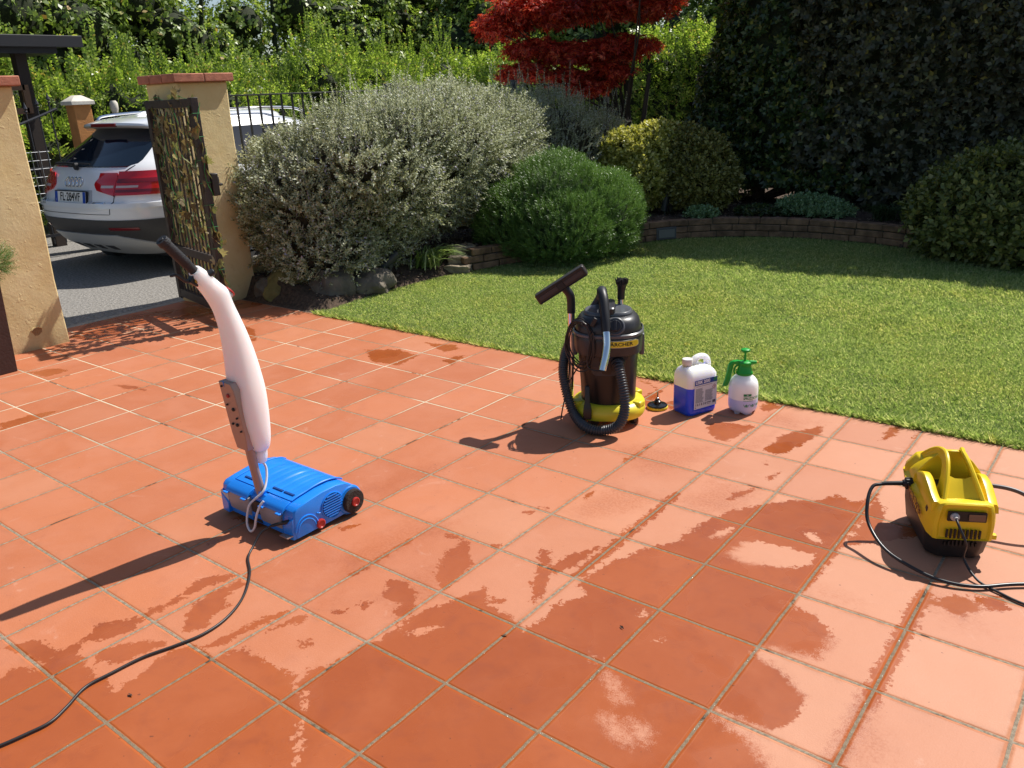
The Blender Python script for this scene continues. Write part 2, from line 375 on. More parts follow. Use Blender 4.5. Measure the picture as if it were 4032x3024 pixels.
DAMP=[[(0.342,0.715),(0.387,0.763),(0.434,0.761),(0.51,0.733),(0.477,0.695),(0.397,0.687)],
[(0.675,0.959),(0.751,0.93),(0.88,0.795),(0.785,0.758),(0.67,0.827)],
[(-0.821,1.365),(-0.388,1.658),(-0.395,1.336),(-0.543,1.184)],
[(-0.638,0.71),(-0.614,1.028),(-0.37,1.033),(-0.374,0.885),(-0.511,0.703)],
[(-0.303,1.027),(-0.27,1.306),(-0.04,1.351),(-0.046,1.035),(-0.19,1.007)],
[(-0.403,2.2),(-0.084,2.174),(-0.184,2.005),(-0.33,2.019)],
[(-1.184,-0.091),(-1.109,0.296),(-0.908,0.475),(-0.925,0.287),(-0.96,0.003),(-1.015,-0.126)],
[(-0.96,-0.326),(-0.957,-0.259),(-0.945,-0.167),(-0.904,-0.223)],
[(-0.318,1.655),(-0.289,1.803),(-0.244,1.95),(-0.238,1.707)],
[(0.668,0.218),(0.7,0.23),(0.757,0.147),(0.769,0.062),(0.677,-0.003)],
[(-1.544,0.337),(-1.436,0.686),(-1.323,0.88),(-1.28,0.673),(-1.376,0.344)],
[(-0.84,-0.155),(-0.831,0.061),(-0.798,0.277),(-0.63,-0.011),(-0.666,-0.195)]]

def sdist(px,py,poly):
    P=np.array(poly); Q=np.roll(P,-1,0); best=np.full(px.shape,1e9); ins=np.zeros(px.shape,bool)
    for (x0,y0),(x1,y1) in zip(P,Q):
        dx,dy=x1-x0,y1-y0; t=np.clip(((px-x0)*dx+(py-y0)*dy)/(dx*dx+dy*dy+1e-12),0,1)
        best=np.minimum(best,(px-x0-t*dx)**2+(py-y0-t*dy)**2)
        c=((y0>py)!=(y1>py)); xi=(x1-x0)*(py-y0)/((y1-y0)+1e-12)+x0; ins^=c&(px<xi)
    d=np.sqrt(best); return np.where(ins,d,-d)
def field(px,py,polys,cl):
    F=np.full(px.shape,-cl)
    for p in polys:
        a=np.array(p); x0,y0=a.min(0)-cl; x1,y1=a.max(0)+cl
        I=(px>x0)&(px<x1)&(py>y0)&(py<y1)
        if I.any(): F[I]=np.maximum(F[I],sdist(px[I],py[I],p))
    return np.clip(F,-cl,cl)
X0,X1,Y0,Y1=-5.56,2.6,-2.6,2.331; ST=.016
nx=int((X1-X0)/ST)+1; ny=int((Y1-Y0)/ST)+1
gx,gy=np.meshgrid(np.linspace(X0,X1,nx),np.linspace(Y0,Y1,ny))
gx=gx.ravel();gy=gy.ravel()
wet=field(gx,gy,WET,.1); dry=field(gx,gy,DRY,.1); wet=np.minimum(wet,-dry+0.0)
# water left along some joints
for (u,y0,y1,wd) in ((2*T,-1.3,.9,.028),(-1*T,.35,1.1,.022),(1*T,.75,1.3,.02),(-3*T,-.1,.2,.012)):
    s=wd-np.abs(gx-u)+np.minimum(0,np.minimum(gy-y0,y1-gy)); wet=np.maximum(wet,np.clip(s,-.1,.1))
damp=field(gx,gy,DAMP,.15)
me=bpy.data.meshes.new('patio')
me.vertices.add(nx*ny); me.vertices.foreach_set('co',np.stack([gx,gy,np.zeros_like(gx)],1).astype(np.float32).ravel())
ii=np.arange((ny-1)*(nx-1)); r_=ii//(nx-1); c_=ii%(nx-1); a=r_*nx+c_
F4=np.stack([a,a+1,a+1+nx,a+nx],1).astype(np.int32)
me.loops.add(F4.size); me.loops.foreach_set('vertex_index',F4.ravel()); me.polygons.add(len(F4)); me.polygons.foreach_set('loop_start',np.arange(0,F4.size,4,dtype=np.int32))
for nm,arr in (('wet',wet),('damp',damp)):
    at=me.attributes.new(nm,'FLOAT','POINT'); at.data.foreach_set('value',arr.astype(np.float32))
me.update(calc_edges=True)

class NT:
    def __init__(s,m): s.n=m.node_tree; s.L=s.n.links
    def v(s,x,sock):
        if isinstance(x,bpy.types.NodeSocket): s.L.new(x,sock)
        else: sock.default_value=x
    def math(s,op,a,b=0,c=0,clamp=False):
        n=s.n.nodes.new('ShaderNodeMath'); n.operation=op; n.use_clamp=clamp
        s.v(a,n.inputs[0]); s.v(b,n.inputs[1]); s.v(c,n.inputs[2]); return n.outputs[0]
    def noise(s,vec,scale,detail=4,rough=.5,dist=0):
        n=s.n.nodes.new('ShaderNodeTexNoise'); n.inputs['Scale'].default_value=scale; n.inputs['Detail'].default_value=detail
        n.inputs['Roughness'].default_value=rough; n.inputs['Distortion'].default_value=dist
        s.L.new(vec,n.inputs['Vector']); return n.outputs[0]
    def mix(s,f,a,b,mode='MIX'):
        n=s.n.nodes.new('ShaderNodeMix'); n.data_type='RGBA'; n.blend_type=mode
        s.v(f,n.inputs[0]); s.v(a if isinstance(a,bpy.types.NodeSocket) else (*a,1),n.inputs[6]); s.v(b if isinstance(b,bpy.types.NodeSocket) else (*b,1),n.inputs[7]); return n.outputs[2]
    def mixf(s,f,a,b):
        n=s.n.nodes.new('ShaderNodeMix'); n.data_type='FLOAT'; s.v(f,n.inputs[0]); s.v(a,n.inputs[2]); s.v(b,n.inputs[3]); return n.outputs[0]
    def ramp(s,x,lo,hi):
        n=s.n.nodes.new('ShaderNodeMapRange'); n.interpolation_type='SMOOTHSTEP'; s.v(x,n.inputs[0]); s.v(lo,n.inputs[1]); s.v(hi,n.inputs[2]); n.inputs[3].default_value=0; n.inputs[4].default_value=1; return n.outputs[0]
m=bpy.data.materials.new('terracotta_tiles'); m.use_nodes=True; G=NT(m); N=G.n; bs=N.nodes['Principled BSDF']
geo=N.nodes.new('ShaderNodeNewGeometry'); pos=geo.outputs['Position']
sep=N.nodes.new('ShaderNodeSeparateXYZ'); N.links.new(pos,sep.inputs[0])
wob=G.noise(pos,9,2); wob=G.math('MULTIPLY',G.math('SUBTRACT',wob,.5),.004)
def cell(c):
    q=G.math('DIVIDE',G.math('ADD',c,wob),T); fr=G.math('FRACT',G.math('ADD',q,100)); d=G.math('SUBTRACT',.5,G.math('ABSOLUTE',G.math('SUBTRACT',fr,.5)))
    return G.math('FLOOR',G.math('ADD',q,100)),G.math('MULTIPLY',d,T)
fx,dx=cell(sep.outputs[0]); fy,dy=cell(sep.outputs[1])
edge=G.math('MINIMUM',dx,dy)
rag=G.math('MULTIPLY',G.math('SUBTRACT',G.noise(pos,70,3),.5),.003)
edge=G.math('ADD',edge,rag)
grout=G.math('SUBTRACT',1,G.ramp(edge,.0036,.0052))
comb=N.nodes.new('ShaderNodeCombineXYZ'); N.links.new(fx,comb.inputs[0]); N.links.new(fy,comb.inputs[1])
wn=N.nodes.new('ShaderNodeTexWhiteNoise'); wn.noise_dimensions='3D'; N.links.new(comb.outputs[0],wn.inputs['Vector'])
sc=N.nodes.new('ShaderNodeSeparateColor'); N.links.new(wn.outputs['Color'],sc.inputs[0])
# dry clay colour: per tile tone, cloudy mottling, soft scuffs
c=G.mix(sc.outputs[0],(.42,.125,.048),(.50,.165,.070))
cloud=G.noise(pos,3.2,6,.6,.4); c=G.mix(G.math('MULTIPLY',G.ramp(cloud,.35,.7),.5),c,(.52,.20,.11))
cloud2=G.noise(pos,11,8,.65,.6); c=G.mix(G.math('MULTIPLY',G.ramp(cloud2,.5,.75),.28),c,(.36,.115,.06))
fine=G.noise(pos,160,3,.6); c=G.mix(G.math('MULTIPLY',G.ramp(fine,.45,.75),.16),c,(.60,.27,.17))
# paler towards the right: the sun's glare on the tiles put into the colour
pale=G.ramp(G.math('ADD',sep.outputs[0],G.math('MULTIPLY',G.noise(pos,1.3,3),.8)),-.9,.9)
c=G.mix(G.math('MULTIPLY',pale,.58),c,(.56,.285,.175))
# dark film / wear
wear=G.ramp(G.noise(pos,26,8,.75,.3),.66,.74); big=G.ramp(G.noise(pos,1.7,3,.5),.48,.62)
# wetness
aw=N.nodes.new('ShaderNodeAttribute'); aw.attribute_name='wet'; ad=N.nodes.new('ShaderNodeAttribute'); ad.attribute_name='damp'
n1=G.math('MULTIPLY',G.math('SUBTRACT',G.noise(pos,28,5,.65),.5),.085); n2=G.math('MULTIPLY',G.math('SUBTRACT',G.noise(pos,120,3,.6),.5),.016)
n3=G.math('MULTIPLY',G.math('SUBTRACT',G.noise(pos,6,4,.6),.5),.05)
n4=G.math('MULTIPLY',G.math('SUBTRACT',G.noise(pos,62,4,.7,.8),.5),.05)
wv=G.math('ADD',G.math('ADD',G.math('ADD',aw.outputs['Fac'],n1),n2),n4)
soft=G.math('MULTIPLY',G.ramp(sep.outputs[0],-.25,.1),G.math('SUBTRACT',1,G.ramp(sep.outputs[1],.75,1.0)))
soft=G.math('MULTIPLY',soft,G.ramp(G.noise(pos,2.1,2),.42,.56))
wv=G.math('ADD',wv,G.math('MULTIPLY',soft,G.math('MULTIPLY',G.math('SUBTRACT',G.noise(pos,240,4,.75),.5),.10)))
isw=G.ramp(wv,G.mixf(soft,-.002,-.022),G.mixf(soft,.004,.040))
dv=G.math('ADD',G.math('ADD',ad.outputs['Fac'],G.math('MULTIPLY',n1,2.0)),G.math('MULTIPLY',n3,1.5)); isd=G.math('MULTIPLY',G.ramp(dv,-.05,.09),.5)
spk=G.ramp(G.noise(pos,95,6,.7),.42,.6); isd=G.math('MULTIPLY',isd,G.math('ADD',.45,G.math('MULTIPLY',spk,.75)))
wetc=G.mix(sc.outputs[1],(.315,.073,.019),(.370,.093,.026))
wetc=G.mix(G.math('MULTIPLY',G.ramp(cloud2,.45,.75),.5),wetc,(.25,.062,.025)); wetc=G.mix(G.math('MULTIPLY',G.ramp(cloud,.4,.7),.4),wetc,(.43,.125,.045))
wetc=G.mix(G.math('MULTIPLY',wear,G.math('MULTIPLY',big,.55)),wetc,(.10,.05,.03))
c=G.mix(G.math('MULTIPLY',wear,G.math('MULTIPLY',big,.45)),c,(.26,.11,.07))
c=G.mix(G.math('MULTIPLY',G.ramp(sc.outputs[2],.55,1.0),.30),c,(.40,.115,.05))
c=G.mix(G.math('MULTIPLY',G.ramp(sc.outputs[1],.75,1.0),.30),c,(.58,.27,.15))
gr=G.math('MULTIPLY',G.math('SUBTRACT',1,G.ramp(edge,.006,.035)),G.ramp(G.noise(pos,18,5,.7),.42,.62)); c=G.mix(G.math('MULTIPLY',gr,.35),c,(.30,.13,.07))
pit=G.ramp(G.noise(pos,48,2,.5),.735,.765); c=G.mix(G.math('MULTIPLY',pit,.6),c,(.20,.08,.05)); wetc=G.mix(G.math('MULTIPLY',pit,.6),wetc,(.08,.035,.02))
lime=G.math('MULTIPLY',G.ramp(G.noise(pos,7,6,.75,1.2),.60,.72),.22); c=G.mix(lime,c,(.66,.40,.30))
allw=G.math('MAXIMUM',isw,isd); c=G.mix(allw,c,wetc)
# joints: cement, with whitish bloom on the far dry ones, dark where wet
bloom=G.math('MULTIPLY',G.ramp(G.noise(pos,2.4,2),.42,.55),G.math('SUBTRACT',1,G.ramp(G.math('ADD',sep.outputs[0],G.math('MULTIPLY',sep.outputs[1],-1.2)),-3.9,-2.2)))
gc=G.mix(G.ramp(G.noise(pos,60,4,.7),.3,.7),(.20,.155,.11),(.36,.30,.22)); gc=G.mix(bloom,gc,(.62,.53,.39))
gc=G.mix(G.math('MULTIPLY',isw,.45),gc,(.16,.10,.05))
gc=G.mix(G.math('MULTIPLY',G.ramp(G.noise(pos,5,4,.7),.60,.66),.85),gc,(.05,.04,.03))
col=G.mix(grout,c,gc); N.links.new(col,bs.inputs['Base Color'])
film=G.ramp(G.noise(pos,4,3,.5),.50,.62)
ro=G.mixf(isw,.62,G.mixf(film,.30,.14)); near=G.math('SUBTRACT',1,G.ramp(edge,.009,.016)); ro=G.mixf(near,ro,.8); spk2=G.math('MULTIPLY',G.math('MULTIPLY',grout,isw),G.ramp(G.noise(pos,170,2,.5),.57,.63)); ro=G.mixf(spk2,ro,.12); N.links.new(ro,bs.inputs['Roughness'])
N.links.new(G.mixf(G.math('MULTIPLY',near,G.math('SUBTRACT',1,spk2)),.42,.04),bs.inputs['Specular IOR Level'])
h=G.math('ADD',G.math('MULTIPLY',G.ramp(edge,.003,.011),.0022),G.math('MULTIPLY',G.noise(pos,200,3,.6),G.mixf(isw,.0007,.00018)))
h=G.math('ADD',h,G.math('MULTIPLY',G.noise(pos,5,3,.5),.0035)); h=G.math('ADD',h,G.math('MULTIPLY',G.math('MULTIPLY',grout,G.noise(pos,320,2,.6)),.002))
bp=N.nodes.new('ShaderNodeBump'); bp.inputs['Strength'].default_value=1; bp.inputs['Distance'].default_value=1; N.links.new(h,bp.inputs['Height']); N.links.new(bp.outputs[0],bs.inputs['Normal'])
me.materials.append(m)
patio=newobj('patio',me); tag(patio,kind='structure')

# ---- driveway, lawn sheet, soil bed, surrounding terrain
def sheet(name,pts,m,z=0,kind='structure'):
    bm=B(); vs=[bm.verts.new((p[0],p[1],p[2] if len(p)>2 else z)) for p in pts]; bm.faces.new(vs)
    o=finish(bm,name,m,smooth=0); 
    for p in o.data.polygons:
        if p.normal.z<0: o.data.flip_normals(); break
    return tag(o,kind=kind)
m_asph=mat('asphalt',(.25,.235,.215),.9,noise=.5,nscale=45,bump=1,bscale=110)
m_soil=mat('mulch_soil',(.075,.048,.032),.95,noise=.55,nscale=40,bump=1,bscale=45)
m_turf=mat('turf_base',(.10,.135,.035),.95,noise=.3,nscale=30)
m_earth=mat('earth',(.05,.055,.025),.95,noise=.4,nscale=3)
sheet('terrain',[(-90,-60),(60,-60),(60,90),(-90,90)],m_earth,-.06)
bm=B()
for xa,xb,za,zb in ((-5.63,-6.2,-.004,.0),(-6.2,-16,.0,.0)):
    vs=[bm.verts.new(p) for p in ((xa,-8,za),(xa,14,za),(xb,14,zb),(xb,-8,zb))]; bm.faces.new(vs)
tag(finish(bm,'driveway',m_asph,smooth=0),kind='structure')
bm=B(); box(bm,(-5.595,.2,-.024),(.066,6.5,.052)); tag(finish(bm,'kerb',mat('kerb_concrete',(.33,.30,.26),.9,noise=.2,bump=.4),bevel=.004),kind='structure')
sheet('lawn',[(-4.35,2.34),(4.0,2.34),(4.0,9),(-4.6,9)],m_turf,-.012)
# soil: front bed (ground level) and raised bed behind the low brick wall, one bumpy sheet
ARC=[(-4.15,4.22),(-4.02,4.62),(-3.80,5.25),(-3.46,6.15),(-3.05,6.72),(-2.55,7.04),(-1.95,7.18),(-1.3,7.16),(-.75,7.0),(-.1,6.72),(.6,6.55),(1.6,6.6),(3.0,6.9)]
bm=B(); g=[]
XS=np.arange(-5.5,4.01,.09); YS=np.arange(2.30,11.6,.09)
def inside_bed(x,y):
    # true where raised bed (left/behind ARC)
    for (a,b),(c_,d_) in zip(ARC[:-1],ARC[1:]):
        pass
    best=1e9; sg=1
    for (a,b),(c_,d_) in zip(ARC[:-1],ARC[1:]):
        dx,dy=c_-a,d_-b; t=max(0,min(1,((x-a)*dx+(y-b)*dy)/(dx*dx+dy*dy))); qx,qy=x-a-t*dx,y-b-t*dy; d=math.hypot(qx,qy)
        if d<best: best=d; sg=1 if dx*qy-dy*qx>0 else -1
    return best*sg
LL=[(-4.15,2.30),(-4.20,2.9),(-4.22,3.3),(-4.2,3.75),(-4.15,4.22)]  # lawn's left boundary before the wall
def lawn_left(y):
    for (a,b),(c_,d_) in zip(LL[:-1],LL[1:]):
        if b<=y<=d_: return a+(c_-a)*(y-b)/(d_-b)
    return -4.36
for j,y in enumerate(YS):
    row=[]
    for i,x in enumerate(XS):
        hn=.02*math.sin(x*9+y*3)*math.sin(y*11-x*4)+.012*math.sin(x*31+y*17)
        if y<4.22:
            s=lawn_left(y)-x; z=.02+hn*.8+min(.14,max(-.05,s*.25)) if s>0 else -.05
            if y<2.42: z=min(z,-.01+max(0,(y-2.33))*.3)
        else:
            s=inside_bed(x,y); z=(.165+hn) if s>0.02 else (-.05)
        row.append(bm.verts.new((x,y,z)))
    g.append(row)
for j in range(len(YS)-1):
    for i in range(len(XS)-1): bm.faces.new((g[j][i],g[j][i+1],g[j+1][i+1],g[j+1][i]))
tag(finish(bm,'soil_bed',m_soil,smooth=80),kind='structure')
# scattered mulch chips and fallen leaves
def ground_z(x,y):
    if y<4.22: s=lawn_left(y)-x; return .03+min(.14,max(0,s*.25)),s>0
    s=inside_bed(x,y); return .18,s>0.05
pts=[]
for _ in range(14000):
    x=random.uniform(-5.3,1.5); y=random.uniform(2.5,9) if random.random()<.6 else random.uniform(2.5,5)
    z,ok=ground_z(x,y)
    if ok: pts.append((x,y,z+random.uniform(-.005,.02)))
P=np.array(pts); n=len(P)
o=quads_mesh('mulch_chips',leaf_quads(P,norm(rng.normal(size=(n,3))*[1,1,.3]),norm(rng.normal(size=(n,3))*[.4,.4,1]),rng.uniform(.015,.045,n),rng.uniform(.008,.025,n)),leafmat('mulch',[(.05,.03,.02),(.12,.075,.045),(.20,.15,.10),(.30,.24,.17)],trans=.05))
tag(o,kind='stuff')

# ---- grass blades: one object
def lawn_mask(x,y):
    ok=(y>2.322)&(y<7.3)
    lx=np.interp(y,[p[1] for p in LL],[p[0] for p in LL]); ok&=~((y<4.22)&(x<lx+.0))
    A=np.array(ARC); yy=np.interp(x,A[:,0],A[:,1]); ok&=~((y>=4.22)&(x<A[-1,0])&(y>yy-.05)); ok&=x>-4.45
    return ok
def mkgrass(n,xr,yr,h):
    x=rng.uniform(*xr,n); y=rng.uniform(*yr,n)
    ok=lawn_mask(x,y); x=x[ok];y=y[ok]
    v=(x-1.087)/(y+1.736)                       # keep what the lens and a step aside can see
    ok=v<.6; x=x[ok];y=y[ok]; n=len(x)
    pn=lump_noise(np.stack([x,y,x*0],1),2.2,5)*.5+lump_noise(np.stack([x,y,x*0],1),8,6)*.5
    h=h*(1+.25*pn)*rng.uniform(.6,1.25,n)
    a=rng.uniform(0,2*PI,n); lean=rng.uniform(.15,1.0,n)
    d=norm(np.stack([np.cos(a)*lean,np.sin(a)*lean,np.ones(n)],1)); sd_=np.stack([-np.sin(a),np.cos(a),0*a],1)
    b=np.stack([x,y,np.full(n,-.012)],1); w_=rng.uniform(.0022,.0042,n)[:,None]
    mid=b+d*(h*.55)[:,None]; tip=b+d*h[:,None]*1.0-np.array([0,0,1])*(h*.15*lean)[:,None]+d*[1,1,0]*(h*.35)[:,None]
    return np.stack([b-sd_*w_/2,b+sd_*w_/2,mid+sd_*w_*.45,tip],1)
V=np.concatenate([mkgrass(360000,(-4.45,2.6),(2.32,3.9),.026),mkgrass(330000,(-4.45,2.6),(3.0,5.0),.028),mkgrass(230000,(-4.45,2.6),(5.0,7.3),.032),mkgrass(60000,(-4.3,2.6),(2.325,2.40),.034),mkgrass(14000,(-4.3,2.6),(2.322,2.36),.055)])
o=quads_mesh('grass',V,leafmat('grass_blade',[(.115,.18,.045),(.25,.345,.10,.3),(.38,.475,.17,.6),(.57,.61,.30,.85),(.84,.78,.50,1)],trans=.5,rough=.45,spec=.4,tcol=(1.3,1.35,.8),patch=[(.9,.45,.72,.7,(1.2,1.02,.85)),(3.2,.52,.72,.7,(.72,.80,.7)),(14,.60,.72,.6,(1.35,1.05,.8))]))
tag(o,kind='stuff')
# ================================================================ WALLS, PILLARS, FENCES
def stuccomat():
    m=bpy.data.materials.new('yellow_stucco'); m.use_nodes=True; G=NT(m); N=G.n; b=N.nodes['Principled BSDF']
    tc=N.nodes.new('ShaderNodeTexCoord'); p=tc.outputs['Object']
    c=G.mix(G.ramp(G.noise(p,2.5,5,.6),.35,.7),(.68,.52,.25),(.77,.63,.35)); c=G.mix(G.math('MULTIPLY',G.ramp(G.noise(p,9,7,.7),.56,.72),.4),c,(.48,.31,.13))
    s=N.nodes.new('ShaderNodeSeparateXYZ'); N.links.new(p,s.inputs[0])
    lo=G.math('SUBTRACT',1,G.ramp(G.math('ADD',s.outputs[2],G.math('MULTIPLY',G.noise(p,7,5,.6),.22)),.08,.26)); c=G.mix(G.math('MULTIPLY',lo,.5),c,(.30,.17,.08))
    N.links.new(c,b.inputs['Base Color']); b.inputs['Roughness'].default_value=.92
    bp=N.nodes.new('ShaderNodeBump'); bp.inputs['Strength'].default_value=.55; bp.inputs['Distance'].default_value=1
    h=G.math('ADD',G.math('MULTIPLY',G.noise(p,60,5,.65),.004),G.math('MULTIPLY',G.ramp(G.noise(p,24,3,.5),.62,.70),.0018)); h=G.math('ADD',h,G.math('MULTIPLY',G.noise(p,5,3,.5),.012))
    N.links.new(h,bp.inputs['Height']); N.links.new(bp.outputs[0],b.inputs['Normal']); return m
m_stucco=stuccomat()
m_terra=mat('terracotta_cap',(.42,.16,.10),.8,noise=.22,nscale=14,bump=.25,bscale=70)
m_iron=mat('brown_iron',(.045,.036,.034),.55,noise=.25,nscale=30,bump=.15,bscale=90)
m_black_iron=mat('black_iron',(.03,.03,.033),.5)
def pillar(name,label,x0,x1,y0,y1,h,chip=False):
    t=thing(name,label,'pillar',((x0+x1)/2,(y0+y1)/2,0)); w_,d_=x1-x0,y1-y0
    bm=B(); box(bm,(0,0,h/2-.03),(w_,d_,h+.06)); bmesh.ops.subdivide_edges(bm,edges=bm.edges,cuts=6,use_grid_fill=True)
    for v in bm.verts:
        v.co.x+=.004*math.sin(v.co.z*7+v.co.y*9); v.co.y+=.004*math.sin(v.co.z*6+v.co.x*8)
    if chip:
        for v in bm.verts: pass
    finish(bm,'shaft',m_stucco,t,bevel=.012)
    bm=B(); n=3; ov=.045; L=w_+2*ov; D_=d_+2*ov
    for j in range(2):
        for i in range(3):
            cx=-L/2+L*(i+.5)/3; cy=-D_/2+D_*(j+.5)/2
            box(bm,(cx,cy,h+.032+random.uniform(-.0015,.0015)),(L/3-.006,D_/2-.006,.064))
    finish(bm,'cap',m_terra,t,bevel=.007)
    bm=B(); box(bm,(0,0,h+.026),(L-.02,D_-.02,.046)); finish(bm,'cap_mortar',mat('mortar',(.30,.24,.18),.9),t)
    return t
pl=pillar('gate_pillar','yellow stucco pillar with terracotta cap at the left edge beside the brown planter',-5.60,-5.15,.41,.86,1.775)
# the broken flake of plaster low on its face
bm=B(); pts=[(0,.02),(.018,.035),(.05,.04),(.075,.025),(.07,.0),(.045,-.02),(.02,-.018)]
prism(bm,pts,lambda x,z:(.226,x-.02,z+.12),lambda x,z:(.229,x-.02,z+.12)); finish(bm,'plaster_scar',mat('scar',(.36,.22,.10),.95,bump=1,bscale=90),pl)
bm=B(); tube(bm,[(.229,-.02+.0,.14),(.233,.0,.158),(.235,.03,.163),(.232,.055,.147)],.005,6); finish(bm,'loose_plaster',m_stucco,pl)
pillar('gate_pillar','yellow stucco pillar with terracotta cap between the open iron gate and the silver shrub',-5.60,-5.15,2.06,2.51,1.775)

# planter at the left edge
t=thing('planter','tall dark brown planter box in front of the yellow pillar at the left edge','planter',(-4.90,.15,0))
bm=B(); s=.19
loft(bm,[[( a*k,b*k,z) for a,b in ((-s,-s),(s,-s),(s,s),(-s,s))] for k,z in ((.9,0),(1,.64),(1.05,.645),(1.05,.69),(.93,.69),(.9,.62))],caps=True)
finish(bm,'box',mat('planter_brown',(.050,.024,.020),.6,noise=.2,nscale=9,bump=.2),t,bevel=.006)
bm=B(); box(bm,(0,0,.655),(.33,.33,.02)); finish(bm,'soil',m_soil,t)
pj=thing('juniper_sprig','feathery green juniper growing in the brown planter','shrub',(-4.86,.20,.66))
lm=[(0,0,.06,.17,.15,.12),(.10,.10,.06,.12,.12,.10)]
P,Dn=crown(900,lm,.3,5,.1,.5,.4,zmin=0)
m_rose=leafmat('rosemary_needles',[(.065,.13,.030),(.105,.20,.042,.5),(.15,.27,.06,.8),(.26,.38,.14,1)],trans=.22,rough=.4)
scatter('foliage','rosemary',P,Dn,m_rose,pj,scale=.7)
bm=B(); branches(bm,(0,0,0),lm,.008,6); finish(bm,'stem',mat('bark',(.10,.07,.05),.9,noise=.3,nscale=30,bump=.6),pj)

# iron gate leaf, opened inwards
gh=Vector((-5.607,2.02,0)); ge=Vector((-4.434,1.772,0)); gl=1.03; ga=math.atan2(ge.y-gh.y,ge.x-gh.x)
t=thing('iron_gate','open brown iron gate leaf with vertical bars and a lock box, hung on the pillar','gate',(-5.49,1.985,.06),ga)
H=1.59
bm=B(); box(bm,(.03,0,H/2),(.06,.045,H)); finish(bm,'hinge_stile',m_iron,t,bevel=.003)
bm=B(); box(bm,(gl-.035,0,H/2+.003),(.07,.05,H+.006)); finish(bm,'lock_stile',m_iron,t,bevel=.003)
for nm,z,hh in (('top_rail',H-.03,.06),('middle_rail',.43,.06),('bottom_rail',.05,.07)):
    bm=B(); box(bm,(gl/2-.005,0,z),(gl-.13,.04,hh)); finish(bm,nm,m_iron,t,bevel=.003)
nb=11
for k in range(nb):
    x=.06+(gl-.13)*(k+1)/(nb+1)
    bm=B(); tube(bm,[(x,0,.085),(x,0,.399)],.008,8); tube(bm,[(x,0,.461),(x,0,H-.061)],.008,8); finish(bm,'bar',m_iron,t)
for z in (.25,1.3):
    bm=B(); tube(bm,[(-.014,0,z-.05),(-.014,0,z+.05)],.012,10); finish(bm,'hinge',m_iron,t)
lb=B(); box(lb,(gl-.035,.055,.99),(.10,.05,.16)); box(lb,(gl-.035,.085,1.02),(.05,.02,.05)); lo_=finish(lb,'lock_box',mat('dark_metal',(.03,.025,.024),.45),t,bevel=.006)
bm=B(); tube(bm,catmull([(gl-.035,.082,.985),(gl-.035,.115,.985),(gl-.07,.13,.98),(gl-.11,.13,.975)],4),.008,8); finish(bm,'handle',mat('dark_metal'),lo_)
# artificial ivy garland hanging on the gate
def ivy():
    t=thing('ivy_garland','artificial ivy garland with faded brown leaves and green wire, wound on the open gate','garland',(-5.49,1.985,.06),ga)
    vs=B(); P=[];D=[];Nn=[]
    rs=random.Random(5)
    def strand(pts,nl):
        c=catmull(pts,10); tube(vs,c,.0018,5)
        for k in range(nl):
            p=c[int(rs.random()*(len(c)-1))]; a=rs.uniform(0,6.3)
            P.append(p+Vector((rs.uniform(-.02,.02),rs.uniform(-.015,.015),rs.uniform(-.02,.02)))); D.append(Vector((math.cos(a)*.9,rs.uniform(-.7,.7),math.sin(a)*.9-.5)).normalized()); Nn.append(Vector((rs.uniform(-.5,.5),rs.choice((-1,1)),rs.uniform(-.2,.6))))
    for k in range(12):
        x=.08+(gl-.16)*k/11+rs.uniform(-.02,.02); s=1 if k%2 else -1
        pts=[(x+rs.uniform(-.03,.03),s*.02*(1 if j%2 else -1)+rs.uniform(-.01,.01),H-.05-j*(H-.55)/7) for j in range(8)]
        strand(pts,22)
    for k in range(5):
        x=.15+(gl-.3)*k/4; strand([(x,0.02,.42),(x+.03,-.02,.3),(x,.02,.15)],5)
    # down the lock stile
    strand([(gl+.015+.025*math.sin(j*1.7),.03*math.cos(j*2.1),H-.03-j*(H-.05)/14) for j in range(15)],46)
    strand([(.1+(gl-.15)*j/6,.01*math.sin(j*3),H+.01+.015*math.sin(j*2)) for j in range(7)],14)
    finish(vs,'wire_stem',mat('green_wire',(.02,.28,.06),.5),t)
    # five-pointed ivy leaves, cupped
    sh=[(0,0),(.35,-.05),(.62,.25),(.38,.42),(.42,.72),(.15,.62),(0,1.05),(-.15,.62),(-.42,.72),(-.38,.42),(-.62,.25),(-.35,-.05)]
    bm=B()
    for p,d,n in zip(P,D,Nn):
        sd_=d.cross(n).normalized(); u=sd_.cross(d); s=rs.uniform(.046,.082); cur=rs.uniform(-.25,.35)
        c0=bm.verts.new(p+d*s*.4-u*s*.06); vv=[bm.verts.new(p+sd_*x*s+d*y*s+u*s*(cur*(x*x)+.1*(y*y))) for x,y in sh]
        for i in range(len(vv)): bm.faces.new((c0,vv[i],vv[(i+1)%len(vv)]))
    m=leafmat('ivy_leaf',[(.09,.075,.04),(.16,.125,.065,.35),(.25,.20,.11,.6),(.18,.22,.08,.8),(.48,.46,.31,1)],trans=.3,rough=.6,tcol=(1.3,1.2,.7))
    finish(bm,'leaf',m,t,smooth=0,recalc=False).name='leaves'
    for k in range(9):
        z=.2+k*.16; x=gl-.035; bm=B()
        tube(bm,[(x-.038,-.028,z),(x+.038,-.028,z+.01),(x+.038,.028,z+.01),(x-.038,.028,z),(x-.038,-.028,z)],.0015,4)
        finish(bm,'binding_wire',mat('green_wire'),t)
ivy()

